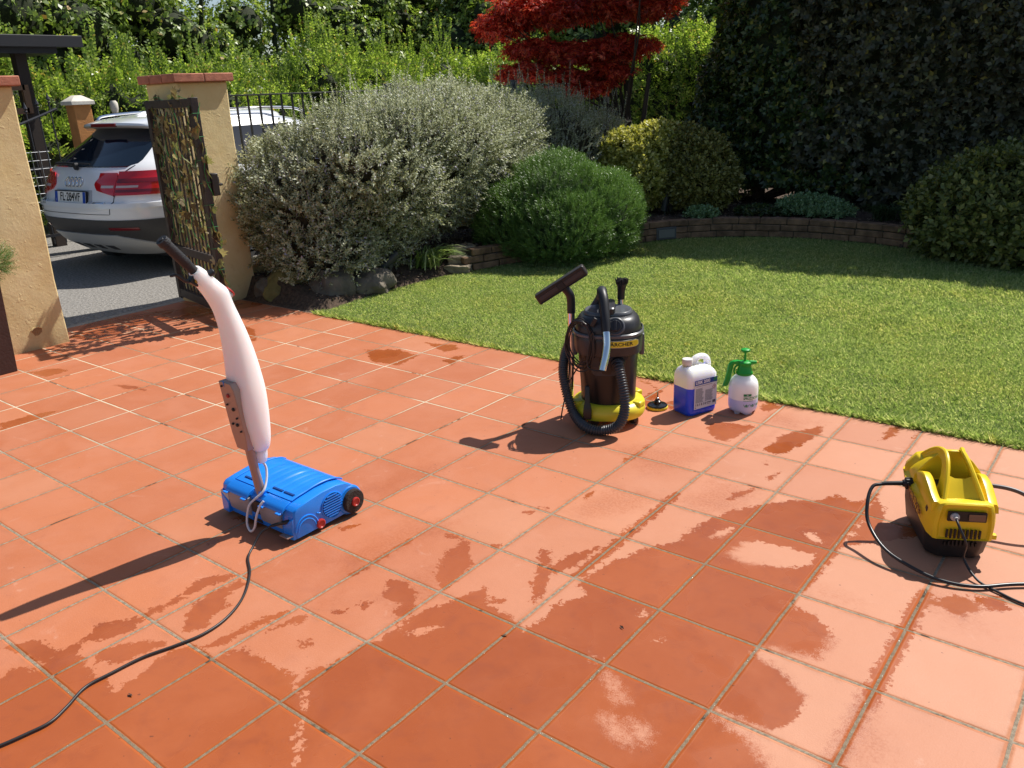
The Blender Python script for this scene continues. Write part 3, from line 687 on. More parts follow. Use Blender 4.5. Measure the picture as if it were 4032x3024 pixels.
# fence behind the shrub
def fence_panel():
    t=thing('metal_fence','dark metal fence of vertical bars running behind the silver shrub','fence',(-5.4,2.53,0))
    L=6.6
    bm=B(); box(bm,(0,L/2,1.668),(.045,L,.012)); finish(bm,'top_rail',m_black_iron,t,bevel=.002)
    bm=B(); box(bm,(0,L/2,.35),(.03,L,.02)); finish(bm,'bottom_rail',m_black_iron,t)
    y=.1
    while y<L:
        bm=B(); box(bm,(0,y,1.006),(.014,.014,1.31)); finish(bm,'bar',m_black_iron,t); y+=.118
    for y in (2.02,4.1,6.2):
        bm=B(); box(bm,(.0,y,.86),(.06,.06,1.72)); box(bm,(0,y,1.725),(.066,.066,.012)); finish(bm,'post',mat('post_grey',(.05,.055,.06),.45),t,bevel=.004)
fence_panel()
# low yellow wall foot under that fence
bm=B(); box(bm,(-5.4,5.8,.12),(.2,6.5,.3)); tag(finish(bm,'low_wall',m_stucco,bevel=.01),'low stucco wall foot under the dark fence behind the shrub','wall')

# ---- across the driveway: small pillar, wrought iron fence, wire mesh, canopy
t=thing('orange_pillar','small orange pillar with pale pyramid cap across the driveway','pillar',(-9.13,3.19,0))
s=.10; bm=B(); box(bm,(0,0,.83),(2*s,2*s,1.68)); finish(bm,'shaft',mat('orange_stucco',(.50,.22,.07),.9,noise=.15,nscale=8,bump=.5),t,bevel=.006)
bm=B(); k=.135; loft(bm,[[(a*q,b*q,z) for a,b in ((-1,-1),(1,-1),(1,1),(-1,1))] for q,z in ((k,1.66),(k,1.70),(.04,1.765))]); finish(bm,'cap',mat('pale_stone',(.62,.58,.50),.8,noise=.1),t,bevel=.004)
t=thing('spear_fence','wrought iron fence with curved top rail and spear points across the driveway','fence',(-9.05,2.9,0))
def topz(y): return 1.56-.30*(-y/1.3)**.8 if y<0 else 1.56
m_wi=mat('wrought_iron',(.055,.055,.062),.45,metal=.3)
bm=B(); pts=[(0,-y,1.60-.34*(y/1.6)) for y in np.linspace(0,1.6,12)]; pts=[(0,-y,1.63-.36*(1-(1-y/1.6)**1.7)) for y in np.linspace(0,1.6,14)]; tube(bm,pts,.014,8); finish(bm,'top_rail',m_wi,t)
for z in (.25,1.0):
    bm=B(); box(bm,(0,-.85,z),(.02,1.7,.03)); finish(bm,'cross_rail',m_wi,t)
for k in range(12):
    y=.07+k*.132; z=1.63-.36*(1-(1-min(1,y/1.6))**1.7)
    bm=B(); tube(bm,[(0,-y,.15),(0,-y,z+.08)],.007,6)
    lathe(bm,[(.008,z+.08),(.022,z+.10),(.004,z+.115),(.024,z+.128),(.0005,z+.20)],8,(0,-y,0)); finish(bm,'spear_bar',m_wi,t)
t=thing('wire_mesh','galvanised wire mesh panel tied to the spear fence','wire mesh',(-9.0,2.7,0)); bm=B()
for k in range(8): tube(bm,[(0,-1.4,.55+.09*k+.01*math.sin(k)),(0,0,.55+.09*k)],.003,4)
for k in range(16): tube(bm,[(.004,-.09*k-.02,.5),(.004,-.09*k-.02,1.2)],.0025,4)
finish(bm,'mesh',mat('galvanised',(.35,.36,.38),.4,metal=.6),t)
t=thing('rustic_post','thin grey post with a pale insulator standing before the hedge','post',(-9.9,4.02,0)); bm=B(); tube(bm,[(0,0,0),(.01,0,1.55)],.02,8); finish(bm,'post',mat('bark'),t)
bm=B(); lathe(bm,[(.035,1.55),(.05,1.6),(.05,1.67),(.03,1.7)],12); finish(bm,'insulator',mat('pale_stone'),t)
t=thing('canopy','dark flat canopy roof on a post beyond the driveway, top left','canopy',(-10,3.0,0))
m_can=mat('canopy_dark',(.022,.022,.026),.6)
bm=B(); loft(bm,[[(a,b,z) for a,b in ((-1.2,-4),(.35,-4),(.35,.62),(-1.2,.62))] for z in (2.34,2.44)]); box(bm,(.36,-1.69,2.38),(.03,4.66,.13)); finish(bm,'roof_slab',m_can,t,bevel=.006)
bm=B(); box(bm,(-.1,-1.8,2.29),(.8,4.3,.08)); finish(bm,'beam',m_can,t)
bm=B(); box(bm,(.1,-.02,1.13),(.13,.13,2.26)); finish(bm,'post',mat('dark_wood',(.035,.025,.02),.8),t,bevel=.006)
bm=B(); box(bm,(.18,-.32,1.62),(.05,.5,.07)); box(bm,(.18,-.06,1.75),(.05,.07,.32)); box(bm,(.18,-.32,1.88),(.05,.5,.06)); finish(bm,'window_frame',mat('frame_wood',(.16,.09,.05),.7),t)

# ---- low curved brick wall round the raised bed
def brick_wall():
    t=thing('brick_wall','low curved wall of mossy old bricks holding the raised bed behind the lawn','wall',(0,0,0))
    A=[Vector((a,b,0)) for a,b in ARC]; c=catmull(A,12); L=[0]
    for a,b in zip(c[:-1],c[1:]): L.append(L[-1]+(b-a).length)
    def at(s):
        s=max(0,min(L[-1]-1e-4,s)); i=max(0,np.searchsorted(L,s,'right')-1); i=min(i,len(c)-2); u=(s-L[i])/(L[i+1]-L[i]); p=c[i].lerp(c[i+1],u); d=(c[i+1]-c[i]).normalized(); return p,d
    bm=B(); rs=random.Random(2)
    for r in range(3):
        s=-.1*(r%2)
        while s<L[-1]-.05:
            l=rs.uniform(.22,.31); p,d=at(s+l/2); M=Matrix.Rotation(math.atan2(d.y,d.x)+rs.uniform(-.02,.02),3,'Z')
            hh=.062; box(bm,p+Vector((0,0,.033+r*.069+rs.uniform(-.003,.003)))+Vector((-d.y,d.x,0))*rs.uniform(-.006,.006),(l-.012,.12,hh),M); s+=l
    m=mat('old_brick',(.20,.12,.07),.9,noise=.5,nscale=9,bump=1,bscale=50)
    finish(bm,'bricks',m,t,bevel=.008)
    bm=B(); pts=[at(s)[0]+Vector((0,0,.09)) for s in np.linspace(0,L[-1],60)]
    for a,b in zip(pts[:-1],pts[1:]):
        d=(b-a); M=Matrix.Rotation(math.atan2(d.y,d.x),3,'Z'); box(bm,(a+b)/2,(d.length,.085,.2),M)
    finish(bm,'mortar',mat('mossy_mortar',(.055,.05,.035),.95),t)
    p,d=at(2.42); M=Matrix.Rotation(math.atan2(d.y,d.x),3,'Z')
    k=B(); n=Vector((d.y,-d.x,0)); box(k,p+n*.055+Vector((0,0,.075)),(.24,.03,.13),M); f=finish(k,'step_light_frame',mat('lamp_grey',(.10,.10,.10),.5),t,bevel=.004)
    k=B(); box(k,p+n*.073+Vector((0,0,.075)),(.19,.008,.085),M); finish(k,'lens',mat('frosted',(.20,.20,.18),.35),f)
brick_wall()
# three dry-laid stones ending the wall by the iris
rs=random.Random(9)
for i,(x,y,z,l) in enumerate([(-4.20,4.12,.035,.24),(-4.25,4.20,.105,.22),(-4.31,4.32,.17,.23)]):
    bm=B(); box(bm,(0,0,0),(l,.2,.068)); bmesh.ops.subdivide_edges(bm,edges=bm.edges,cuts=4,use_grid_fill=True)
    for v in bm.verts: v.co+=Vector((rs.uniform(-.008,.008),rs.uniform(-.008,.008),rs.uniform(-.006,.006)))
    o=finish(bm,'stone_block',mat('tan_stone',(.27,.22,.155),.9,noise=.35,nscale=14,bump=1,bscale=40),bevel=.008,loc=(x,y,z)); o.rotation_euler=(0,0,.5+.2*i)
    tag(o,['lowest flat tan stone of the stepped wall end by the iris clump','middle flat tan stone of the stepped wall end by the iris clump','topmost flat tan stone of the stepped wall end by the iris clump'][i],'stone','stepped stones ending the bed wall')
# boulders under the silver shrub
def boulder(x,y,rx,ry,rz,h,label,m,seed):
    bm=B(); bmesh.ops.create_icosphere(bm,subdivisions=4,radius=1); P=np.array([v.co[:] for v in bm.verts]); nz=lump_noise(P,1.9,seed)*.24+lump_noise(P,5,seed+1)*.06+lump_noise(P,14,seed+2)*.015
    for v,k in zip(bm.verts,nz):
        v.co=v.co*(1+k); v.co=Vector((v.co.x*rx,v.co.y*ry,v.co.z*rz))
    o=finish(bm,'boulder',m,smooth=25,loc=(x,y,h)); o.rotation_euler=(0,0,rz*9); tag(o,label,'boulder','boulders along the shrub')
m_rock=mat('rock',(.16,.135,.105),.9,noise=.45,nscale=7,bump=1,bscale=30); m_rocky=mat('mossy_rock',(.20,.17,.06),.9,noise=.4,nscale=8,bump=1,bscale=30)
boulder(-4.82,2.62,.24,.17,.17,.07,'yellowish mossy boulder in deep shade beside the gate foot',m_rocky,1)
boulder(-4.47,2.82,.21,.17,.18,.07,'grey-brown boulder at the corner where tiles meet lawn',m_rock,4)
boulder(-4.33,3.12,.20,.17,.13,.06,'low pale boulder beside the black garden spotlight',m_rock,8)
boulder(-4.98,2.52,.12,.12,.13,.05,'small dark boulder right behind the gate end',m_rock,12)

# ================================================================ PLANTS
m_bark=mat('bark'); m_barkd=mat('dark_bark',(.045,.032,.024),.9,bump=.6)
def shrub(name,label,cat,lumps,n,kind,m,scale=1,base=None,depth=.16,nf=3,na=.12,up=.35,rand=.45,nb=12,br=.025,cr=.72,zmin=.05,group=None,coremat=None,sv=.25,jit=0,seed=0,keep=.82,bottom=-1,lscale=1):
    b=base or (sum(l[0] for l in lumps)/len(lumps),sum(l[1] for l in lumps)/len(lumps),0)
    t=thing(name,label,cat,b,0,group); q=[(l[0]-b[0],l[1]-b[1],l[2]-b[2],*l[3:]) for l in lumps]
    P,Dn=crown(n,q,depth,nf,na,up,rand,zmin=zmin-b[2],seed=seed,keep=keep,bottom=bottom)
    scatter('foliage',kind,P,Dn,m,t,scale,sv=sv,jit=jit,lscale=lscale)
    if cr:
        bm=B(); core(bm,q,cr,zmin-b[2]+.02); finish(bm,'shaded_core',coremat or m_coreleaf,t)
    bm=B(); branches(bm,(0,0,0),q,br,nb); finish(bm,'branches',m_bark,t)
    return t
m_coreleaf=mat('shaded_leaf_core',(.020,.028,.009),.9,noise=.6,nscale=25,bump=1,bscale=30)  # dark hull inside the crowns, their inner shade put into its colour
m_teu=leafmat('grey_leaf',[(.15,.16,.07),(.34,.36,.21,.35),(.54,.57,.40,.65),(.72,.74,.60,.92),(.45,.42,.52,.97),(.50,.46,.66,1)],trans=.28,rough=.55,spec=.3,tcol=(1.15,1.15,.85))
m_teu2=mat('shaded_grey_core',(.05,.042,.026),.95,noise=.6,nscale=25,bump=1,bscale=30)  # core of the silver shrubs, darkened in colour for the shade inside
big=[(-5.02,2.80,.80,.36,.34,.50),(-4.88,2.98,.74,.54,.50,.60),(-4.80,3.28,.78,.54,.50,.60),(-4.60,3.2,1.08,.50,.45,.34),(-4.66,3.9,1.22,.55,.5,.36),(-4.72,3.62,.98,.66,.62,.60),(-4.80,4.40,1.10,.72,.70,.56),(-4.88,4.9,1.12,.62,.6,.52),(-4.95,5.5,1.12,.62,.55,.46),(-4.80,3.00,.38,.50,.50,.33),(-4.78,3.6,.42,.42,.4,.32),(-4.85,4.4,.72,.5,.6,.4),(-4.8,5.2,.8,.5,.6,.42)]
shrub('silver_shrub','large silver-grey flowering shrub spilling over boulders beside the gate','shrub',big,11000,'teucrium',m_teu,1.32,base=(-4.75,4.0,.05),depth=.17,nf=4.5,na=.17,up=.8,rand=.5,nb=44,br=.016,cr=.70,coremat=m_teu2,zmin=.12,lscale=1.12)
# long upright shoots that stand out of its top
def shoots(parent,pts,m,n,hmin,hmax,kind='teucrium'):
    P=[];Z=[]
    for k in range(n):
        l=random.choice(pts); a=random.uniform(0,6.3); r=random.random()**.5*.85
        x=l[0]+l[3]*r*math.cos(a); y=l[1]+l[4]*r*math.sin(a); z=l[2]+l[5]*math.sqrt(max(0,1-r*r))*1.0
        d=Vector((random.gauss(0,.16),random.gauss(0,.16),1)).normalized(); h=random.uniform(hmin,hmax); s=0
        while s<h: P.append(Vector((x,y,z-.04))+d*s); Z.append(d); s+=.085
    o=scatter('shoots',kind,np.array([p[:] for p in P])-np.array(parent.location),np.array([z[:] for z in Z]),m,parent,1,sv=.1)
tb=[o for o in COL.objects if o.name=='silver_shrub'][0]
shoots(tb,big[2:7],m_teu,170,.08,.28)
sh2=[(-5.15,6.3,1.0,.50,.5,.60),(-5.0,6.9,.95,.55,.5,.60),(-4.85,7.5,.8,.5,.45,.5)]
s2=shrub('silver_shrub','silver-grey shrub in shade under the red maple, behind the large one','shrub',sh2,4600,'teucrium',m_teu,1.05,depth=.14,up=.9,rand=.4,nb=14,cr=.75,coremat=m_teu2,zmin=.12)
shoots(s2,sh2,m_teu,70,.12,.42)

rose=[(-3.82,5.24,.42,.62,.58,.57),(-3.48,5.42,.34,.42,.50,.44),(-4.02,4.92,.34,.44,.42,.42),(-3.62,4.95,.30,.5,.42,.38),(-3.6,5.7,.38,.40,.4,.42)]
shrub('rosemary_bush','rounded bright green rosemary bush overhanging the lawn edge','shrub',rose,9500,'rosemary',m_rose,.85,base=(-3.75,5.3,.1),depth=.11,nf=9,na=.11,up=1.0,rand=.38,cr=.74,zmin=.04,nb=20,lscale=1.25,coremat=mat('shaded_rosemary_core',(.018,.036,.012),.95,noise=.5,nscale=30,bump=1))  # core colour is dark to paint the shade inside the bush

m_euo_lit=leafmat('euonymus_lit',[(.20,.22,.045),(.38,.38,.07,.35),(.58,.55,.15,.65),(.78,.75,.36,1)],trans=.35,rough=.35,tcol=(1.2,1.2,.5))  # sunlit copy of the euonymus leaf: sunlight put into the colour
m_euo_shaded=leafmat('euonymus_shaded',[(.10,.11,.03),(.20,.20,.05,.4),(.32,.30,.08,.75),(.46,.42,.16,1)],trans=.25,rough=.35,tcol=(1.2,1.2,.5))  # shaded copy of the same leaf: shade put into the colour
shrub('euonymus_shrub','evergreen shrub with sunlight painted into its leaves behind the rosemary','shrub',[(-4.15,7.25,.78,.30,.32,.31),(-3.92,7.5,.84,.30,.32,.31),(-3.95,7.2,.52,.30,.3,.28)],2600,'euonymus',m_euo_lit,1.4,base=(-3.9,7.4,.17),depth=.13,nf=6,na=.12,up=.8,cr=.78,zmin=.3,nb=12)
shrub('euonymus_shrub','round variegated shrub with shade painted into its leaves at the centre of the raised bed','shrub',[(-3.40,7.55,.62,.38,.36,.38),(-3.32,7.48,.48,.36,.36,.30),(-3.62,7.65,.74,.30,.32,.34)],3200,'euonymus',m_euo_shaded,1.4,base=(-3.2,7.65,.17),depth=.12,nf=6,na=.1,up=.8,cr=.8,zmin=.25,nb=12)
shrub('shade_shrub','wide low dark olive shrub at the right end of the lawn before the hedge','shrub',[(.15,7.0,.42,.85,.66,.50),(-.35,6.8,.34,.46,.46,.36),(.85,7.05,.5,.7,.66,.55),(.2,6.72,.22,.7,.45,.26),(1.6,7.1,.5,.6,.6,.5)],6000,'euonymus',leafmat('shade_leaf',[(.06,.08,.025),(.13,.16,.045,.4),(.22,.24,.07,.8),(.34,.31,.11,1)],trans=.2,rough=.4),1.75,base=(.3,6.95,0),depth=.12,nf=5,na=.12,up=.7,cr=.82,zmin=.04,nb=20)

# dark hedge on the right (front face towards the lawn) and the broad-leaved evergreen beside it
def hedge_pts(n,x0,x1,y0,y1,z0,z1,bulge=.14,seed=0,faces='fbtlr'):
    P=[];N=[]
    ar={'f':(x1-x0)*(z1-z0),'b':(x1-x0)*(z1-z0)*.6,'t':(x1-x0)*(y1-y0),'l':(y1-y0)*(z1-z0),'r':(y1-y0)*(z1-z0)}
    tot=sum(ar[f] for f in faces)
    for f in faces:
        k=int(n*ar[f]/tot); a=rng.uniform(0,1,k); b=rng.uniform(0,1,k); dep=np.abs(rng.normal(size=k))*.13
        if f in 'fb':
            x=x0+(x1-x0)*a; z=z0+(z1-z0)*b; y=(y0+dep) if f=='f' else (y1-dep); nn=(0,-1 if f=='f' else 1,0)
        elif f=='t': x=x0+(x1-x0)*a; y=y0+(y1-y0)*b; z=z1-dep; nn=(0,0,1)
        else: y=y0+(y1-y0)*a; z=z0+(z1-z0)*b; x=(x0+dep) if f=='l' else (x1-dep); nn=(-1 if f=='l' else 1,0,0)
        p=np.stack([x,y,z],1); nn=np.array(nn,float); p+=nn*(bulge*lump_noise(p,1.6,seed)+.05*lump_noise(p,5,seed+1))[:,None]
        P.append(p); N.append(np.tile(nn,(k,1)))
    P=np.concatenate(P);N=np.concatenate(N); D=norm(N+np.array([0,0,.25])+.45*rng.normal(size=N.shape)); return P,D
m_ela=leafmat('dull_evergreen',[(.042,.045,.025),(.067,.070,.038,.4),(.092,.090,.055,.7),(.11,.125,.06,.93),(.28,.24,.06,.985),(.32,.30,.10,1)],trans=.10,rough=.42,spec=.45,tcol=(1.1,1.2,.6))
def hedge(name,label,x0,x1,y0,y1,z0,z1,n,kind,m,scale,seed,cm=None,faces='fbtlr',bulge=.14,inset=.2,extra=None):
    c=((x0+x1)/2,(y0+y1)/2,0); t=thing(name,label,'hedge',c)
    P,D=hedge_pts(n,x0,x1,y0,y1,z0,z1,bulge,seed,faces)
    if extra is not None: P,D=extra(P,D)
    scatter('foliage',kind,P-np.array(c),D,m,t,scale)
    bm=B(); q=inset; box(bm,(0,0,(z1-q)/2),((x1-x0)-2*q,(y1-y0)-2*q,z1-q)); bmesh.ops.subdivide_edges(bm,edges=bm.edges,cuts=14,use_grid_fill=True)
    for v in bm.verts: 
        for ax in range(3): v.co[ax]+=random.uniform(-.05,.05)
    finish(bm,'shaded_core',cm or m_coreleaf,t)
    bm=B()
    k=x0+.4
    while k<x1-.1:
        tube(bm,catmull([(k-c[0],0,0),(k-c[0]+.05,.05,.5),(k-c[0],-.05,(z0+z1)/2)],4),.04,7); k+=.8
    k=y0+.4
    if (y1-y0)>(x1-x0):
        while k<y1-.1: tube(bm,catmull([(0,k-c[1],0),(.05,k-c[1]+.05,.5),(0,k-c[1],(z0+z1)/2)],4),.04,7); k+=.8
    finish(bm,'trunks',m_barkd,t); return t
def ela_extra(P,D):
    # ragged bottom with an opening low on its left end
    ok=~((P[:,1]<8.9)&(P[:,2]<.40+.2*np.sin(P[:,0]*3.1))&(P[:,0]<-.6)&(rng.uniform(size=len(P))<.5)); return P[ok],D[ok]
hedge('evergreen_hedge','tall dense dark evergreen hedge filling the right side behind the lawn',-2.55,4.6,8.25,9.6,.12,3.65,19000,'broad',m_ela,1.12,3,extra=ela_extra)
m_pit=leafmat('pittosporum_leaf',[(.025,.045,.014),(.045,.075,.022,.5),(.07,.11,.03,.85),(.22,.22,.05,1)],trans=.15,rough=.32,spec=.5)
shrub('broadleaf_evergreen','dark glossy broad-leaved evergreen between the maple and the tall hedge','tree',[(-3.0,8.9,1.9,.85,.6,1.3),(-3.55,9.2,1.5,.6,.6,.8),(-2.7,8.7,1.2,.7,.5,.95),(-3.6,9.0,1.0,.6,.5,.8),(-2.75,8.55,.45,.6,.4,.42),(-3.3,8.6,.4,.5,.4,.38),(-2.1,8.45,.4,.5,.35,.36),(-2.6,9.0,2.9,.7,.6,.85)],5200,'broad',m_pit,1.15,base=(-3.2,8.9,.15),depth=.12,na=.1,cr=.78,zmin=.35,nb=12,br=.05)
# hornbeam hedges beyond the driveway: lit fresh green
m_horn=leafmat('hornbeam_leaf',[(.06,.11,.02),(.16,.24,.045,.3),(.29,.39,.08,.65),(.48,.56,.18,.95),(.52,.34,.14,1)],trans=.42,rough=.35,spec=.5,tcol=(1.4,1.5,.6))
hl=[]
rs=random.Random(4)
y=-3
while y<12.5:
    hl.append((-11.6+rs.uniform(-.3,.35),y,1.0,1.0,.75,1.0)); hl.append((-11.6+rs.uniform(-.3,.3),y+.3,1.55+rs.uniform(-.15,.35),.85,.6,.62)); hl.append((-11.0+rs.uniform(-.2,.2),y+.5,1.2+rs.uniform(-.2,.3),.5,.45,.45)); y+=.75
shrub('hornbeam_hedge','fresh green leafy hedge along the far side of the driveway','hedge',hl,16000,'hornbeam',m_horn,.95,base=(-11.6,5,0),depth=.28,nf=3.5,na=.25,up=.6,rand=.6,cr=.55,zmin=.1,nb=40,br=.03)
shoots([o for o in COL.objects if o.name=='hornbeam_hedge'][0],hl[1::3]+hl[::3],m_horn,420,.15,.6,'hornbeam')
hl=[]; x=-10.6
while x<-1.5:
    hl.append((x,12.2+rs.uniform(-.2,.2),1.0,.75,.9,1.0)); hl.append((x+.3,12.3,1.6+rs.uniform(-.1,.3),.7,.8,.7)); x+=.75
shrub('hornbeam_hedge','bright leafy hedge closing the garden behind the red maple','hedge',hl,11000,'hornbeam',m_horn,1.0,base=(-6,12.2,0),depth=.26,nf=3,na=.25,up=.55,rand=.55,cr=.6,zmin=.1,nb=24,br=.03)
# red maple
m_maple=leafmat('red_maple_leaf',[(.17,.018,.015),(.42,.05,.035,.4),(.70,.12,.07,.75),(.85,.27,.11,1)],trans=.4,rough=.45,spec=.45,tcol=(1.7,.9,.5))
ml=[(-6.35,7.65,2.42,.40,.38,.20),(-6.05,7.75,2.60,.5,.45,.26),(-5.7,8.0,2.55,.6,.5,.2),(-5.35,8.4,2.62,.7,.5,.2),(-4.95,8.8,2.6,.7,.6,.2),(-5.9,7.7,2.12,.5,.4,.16),(-5.45,8.0,2.05,.6,.5,.18),(-5.0,8.4,2.08,.6,.5,.18),(-5.9,7.5,1.85,.42,.3,.12),(-5.45,7.8,1.75,.4,.35,.12),(-5.2,7.9,1.62,.45,.35,.12),(-4.95,8.1,1.8,.4,.35,.14),(-5.0,8.9,3.1,.9,.7,.3),(-4.9,9.1,3.5,1.0,.8,.35),(-5.3,9.2,3.7,.8,.7,.3),(-4.55,8.3,3.4,.7,.65,.25),(-4.65,7.7,3.3,.6,.55,.22)]  # topmost lumps are out of view, added to shade crown and shrub below
t=thing('red_maple','red-leaved Japanese maple with layered crown behind the silver shrubs','tree',(-4.75,8.25,.15))
q=[(a-t.location.x,b-t.location.y,c-.15,*r) for a,b,c,*r in ml]
P,Dn=crown(11500,q,.42,4,.28,.3,.55,zmin=1.2,keep=.4)
scatter('foliage','maple',P,Dn*np.array([.35,.35,1])+[0,0,.6],m_maple,t,1.25,jit=.12,lscale=1.15)
bm=B()
for dx in (0,.09):
    P_=catmull([(dx,0,-.1),(dx*1.5+.02,0,.5),(dx*2.5-.05,.05,1.0),(dx*4-.1,.05,1.6)],6); tube(bm,P_,[.05*(1-.5*i/(len(P_)-1)) for i in range(len(P_))],8)
branches(bm,(-.05,0,1.0),q,.022,13); finish(bm,'trunk',m_barkd,t)

# woodland behind everything: reads as one mass
wl=[];rs=random.Random(8)
for k in range(230):
    y=rs.uniform(-7,20); z=rs.uniform(.6,5.6)**1.0; x=-15.2-.55*z-rs.uniform(0,1.6); r=rs.uniform(.6,1.2); wl.append((x,y,z,r,r,r*.75))
for k in range(170):
    x=rs.uniform(-19,-1); z=rs.uniform(.6,5.8); wl.append((x,16.4+.45*z+rs.uniform(0,1.6),z,*([rs.uniform(.7,1.2)]*2),rs.uniform(.6,1.0)))
for k in range(16): wl.append((rs.uniform(-2,7),15+rs.uniform(0,2),rs.uniform(1,6),1.6,1.3,1.3))
P,Dn=crown(40000,wl,.2,1.6,.15,.4,.5,zmin=.2,keep=.7)
bigb=np.concatenate([np.stack([-20.5+rng.normal(size=15000)*.6,rng.uniform(-12,24,15000),rng.uniform(0,7.5,15000)],1),np.stack([rng.uniform(-21,8,15000),21.5+rng.normal(size=15000)*.6,rng.uniform(0,7.5,15000)],1)]); P=np.concatenate([P,bigb]); Dn=np.concatenate([Dn,norm(rng.normal(size=(30000,3)))])
m_wood=leafmat('woodland_leaf',[(.10,.15,.035),(.19,.27,.06,.4),(.30,.40,.10,.75),(.46,.52,.20,.96),(.50,.26,.10,1)],trans=.35,rough=.4,tcol=(1.4,1.5,.6))
o=scatter('woodland','wood',P,Dn,m_wood,None,1.3,jit=.1); 
bm=B(); core(bm,wl,.60,.1)
rs=random.Random(3)
for k in range(9):
    x,y=(-17.2-rs.uniform(0,1.5),rs.uniform(-3,17)) if k%2 else (rs.uniform(-16,-1),18.2+rs.uniform(0,1)); a=rs.uniform(-.6,.6)
    P_=catmull([(x,y,0),(x+a*.3,y,1.6),(x+a,y+a,3.4),(x+a*2,y+a,6)],5); tube(bm,P_,[.11*(1-.8*i/(len(P_)-1)) for i in range(len(P_))],7)
core_o=finish(bm,'wood_core',m_coreleaf); core_o.name='woodland_core'
# one object: join core and leaves
me=o.data; bm=B(); bm.from_mesh(me); me2=core_o.data
nf=len(bm.faces); bm.from_mesh(me2); bm.faces.ensure_lookup_table()
for f in bm.faces[nf:]: f.material_index=1
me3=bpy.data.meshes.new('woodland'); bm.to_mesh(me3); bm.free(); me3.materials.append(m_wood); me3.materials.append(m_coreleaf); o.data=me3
bpy.data.objects.remove(core_o); tag(o,kind='stuff')

# iris / day-lily clump, small ground plants
def clump(name,label,x,y,z,n,L,W,m,arch=.6,bias=(0,0),seed=1,cat='plant'):
    rs=random.Random(seed); bm=B()
    for k in range(n):
        a=rs.uniform(0,6.3); l=L*rs.uniform(.6,1.1); bx,by=rs.gauss(0,.06),rs.gauss(0,.06)
        dx=math.cos(a)*arch+bias[0]; dy=math.sin(a)*arch+bias[1]; pts=[]
        for i in range(7):
            u=i/6; h=l*(u*.95-u*u*.62*(.6+rs.random()*.1)-.25*u**3); pts.append(Vector((bx+dx*l*u*(.5+.6*u),by+dy*l*u*(.5+.6*u),max(.004,h))))
        sd_=Vector((-math.sin(a),math.cos(a),.15)); w_=W*rs.uniform(.7,1.1); prev=None
        for i,p in enumerate(pts):
            ww=w_*(1-(i/6)**2)+.0006; cur=(bm.verts.new(p-sd_*ww/2),bm.verts.new(p+Vector((0,0,-ww*.3))),bm.verts.new(p+sd_*ww/2))
            if prev: bm.faces.new((prev[0],prev[1],cur[1],cur[0])); bm.faces.new((prev[1],prev[2],cur[2],cur[1]))
            prev=cur
    o=finish(bm,name,m,smooth=70,loc=(x,y,z),recalc=False); tag(o,label,cat); return o
m_blade=leafmat('strap_leaf',[(.13,.20,.05),(.24,.33,.10,.5),(.42,.48,.22,.9),(.50,.46,.26,1)],trans=.35,rough=.35,tcol=(1.2,1.3,.6))
clump('lily_clump','clump of long arching pale green strap leaves beside the black spotlight',-4.36,3.86,.08,120,.44,.016,m_blade,.5,(.22,.2),2)
clump('lily_clump','sparse splayed green strap leaves behind the boulders, left of the spotlight',-4.60,3.50,.05,34,.34,.011,m_blade,.75,(-.1,-.1),3)
m_bladed=leafmat('dark_strap',[(.03,.055,.02),(.06,.10,.03,1)],trans=.25,rough=.4)
clump('grass_clump','dark green grassy clump drooping over the bed wall before the hedge',-1.25,7.55,.17,190,.42,.009,m_bladed,.6,(.0,-.25),4)
clump('grass_clump','second dark grassy clump in the bed, left of the shade shrub',-.72,7.35,.17,150,.40,.009,m_bladed,.6,(.1,-.2),5)
clump('grass_clump','few thin brown-green stems under the euonymus shrubs',-3.62,7.2,.17,26,.35,.006,m_bladed,.35,(0,0),6)
def cover(label,lumps,n,m,base):
    return shrub('ground_cover',label,'plant',lumps,n,'euonymus',m,.9,base=base,depth=.2,nf=8,na=.15,up=1,rand=.4,cr=.7,zmin=.17,nb=5,br=.006,bottom=-.2)
m_mint=leafmat('mint_leaf',[(.12,.20,.09),(.22,.34,.17,.6),(.34,.45,.27,1)],trans=.3,rough=.6)
cover('pale mint-green cushion plant on the raised bed in front of the dark hedge',[(-2.1,7.65,.22,.34,.24,.12),(-1.85,7.6,.2,.22,.2,.1)],900,m_mint,(-2.0,7.62,.17))
cover('small pale green tuft beside the rosemary on the brick wall',[(-3.05,6.95,.2,.16,.13,.06)],260,m_mint,(-3.05,6.95,.17))
cover('low scattered dark seedlings between the round shrub and the cushion plant',[(-2.62,7.45,.18,.22,.18,.05),(-2.4,7.5,.17,.2,.15,.05)],260,m_pit,(-2.5,7.45,.17))

# ---- black garden spotlights on spikes
def spot(label,p,d,l=.19,r=.038):
    t=thing('garden_spotlight',label,'garden light',p); d=Vector(d).normalized(); m=mat('spot_grey',(.055,.058,.062),.42)
    bm=B(); a=Vector((0,0,.12)); tube(bm,[a-d*l*.5,a-d*l*.45,a-d*.02,a+d*.0,a+d*l*.52],[r*.6,r*.9,r*.95,r,r],20); h=finish(bm,'lamp_barrel',m,t)
    bm=B(); e=a+d*l*.52; tube(bm,[e-d*.004,e+d*.004],[r*.86,r*.86],20); finish(bm,'lens',mat('lens_dark',(.03,.03,.035),.05),h)
    bm=B(); tube(bm,[(0,0,-.02),(0,0,.06)],[.010,.014],8); box(bm,(0,0,.085),(.03,.05,.06)); finish(bm,'spike_bracket',m,t,bevel=.003)
spot('dark grey cylinder garden spotlight tilted upward beside the lily clump',(-4.40,3.42,.09),(.45,.62,.62))
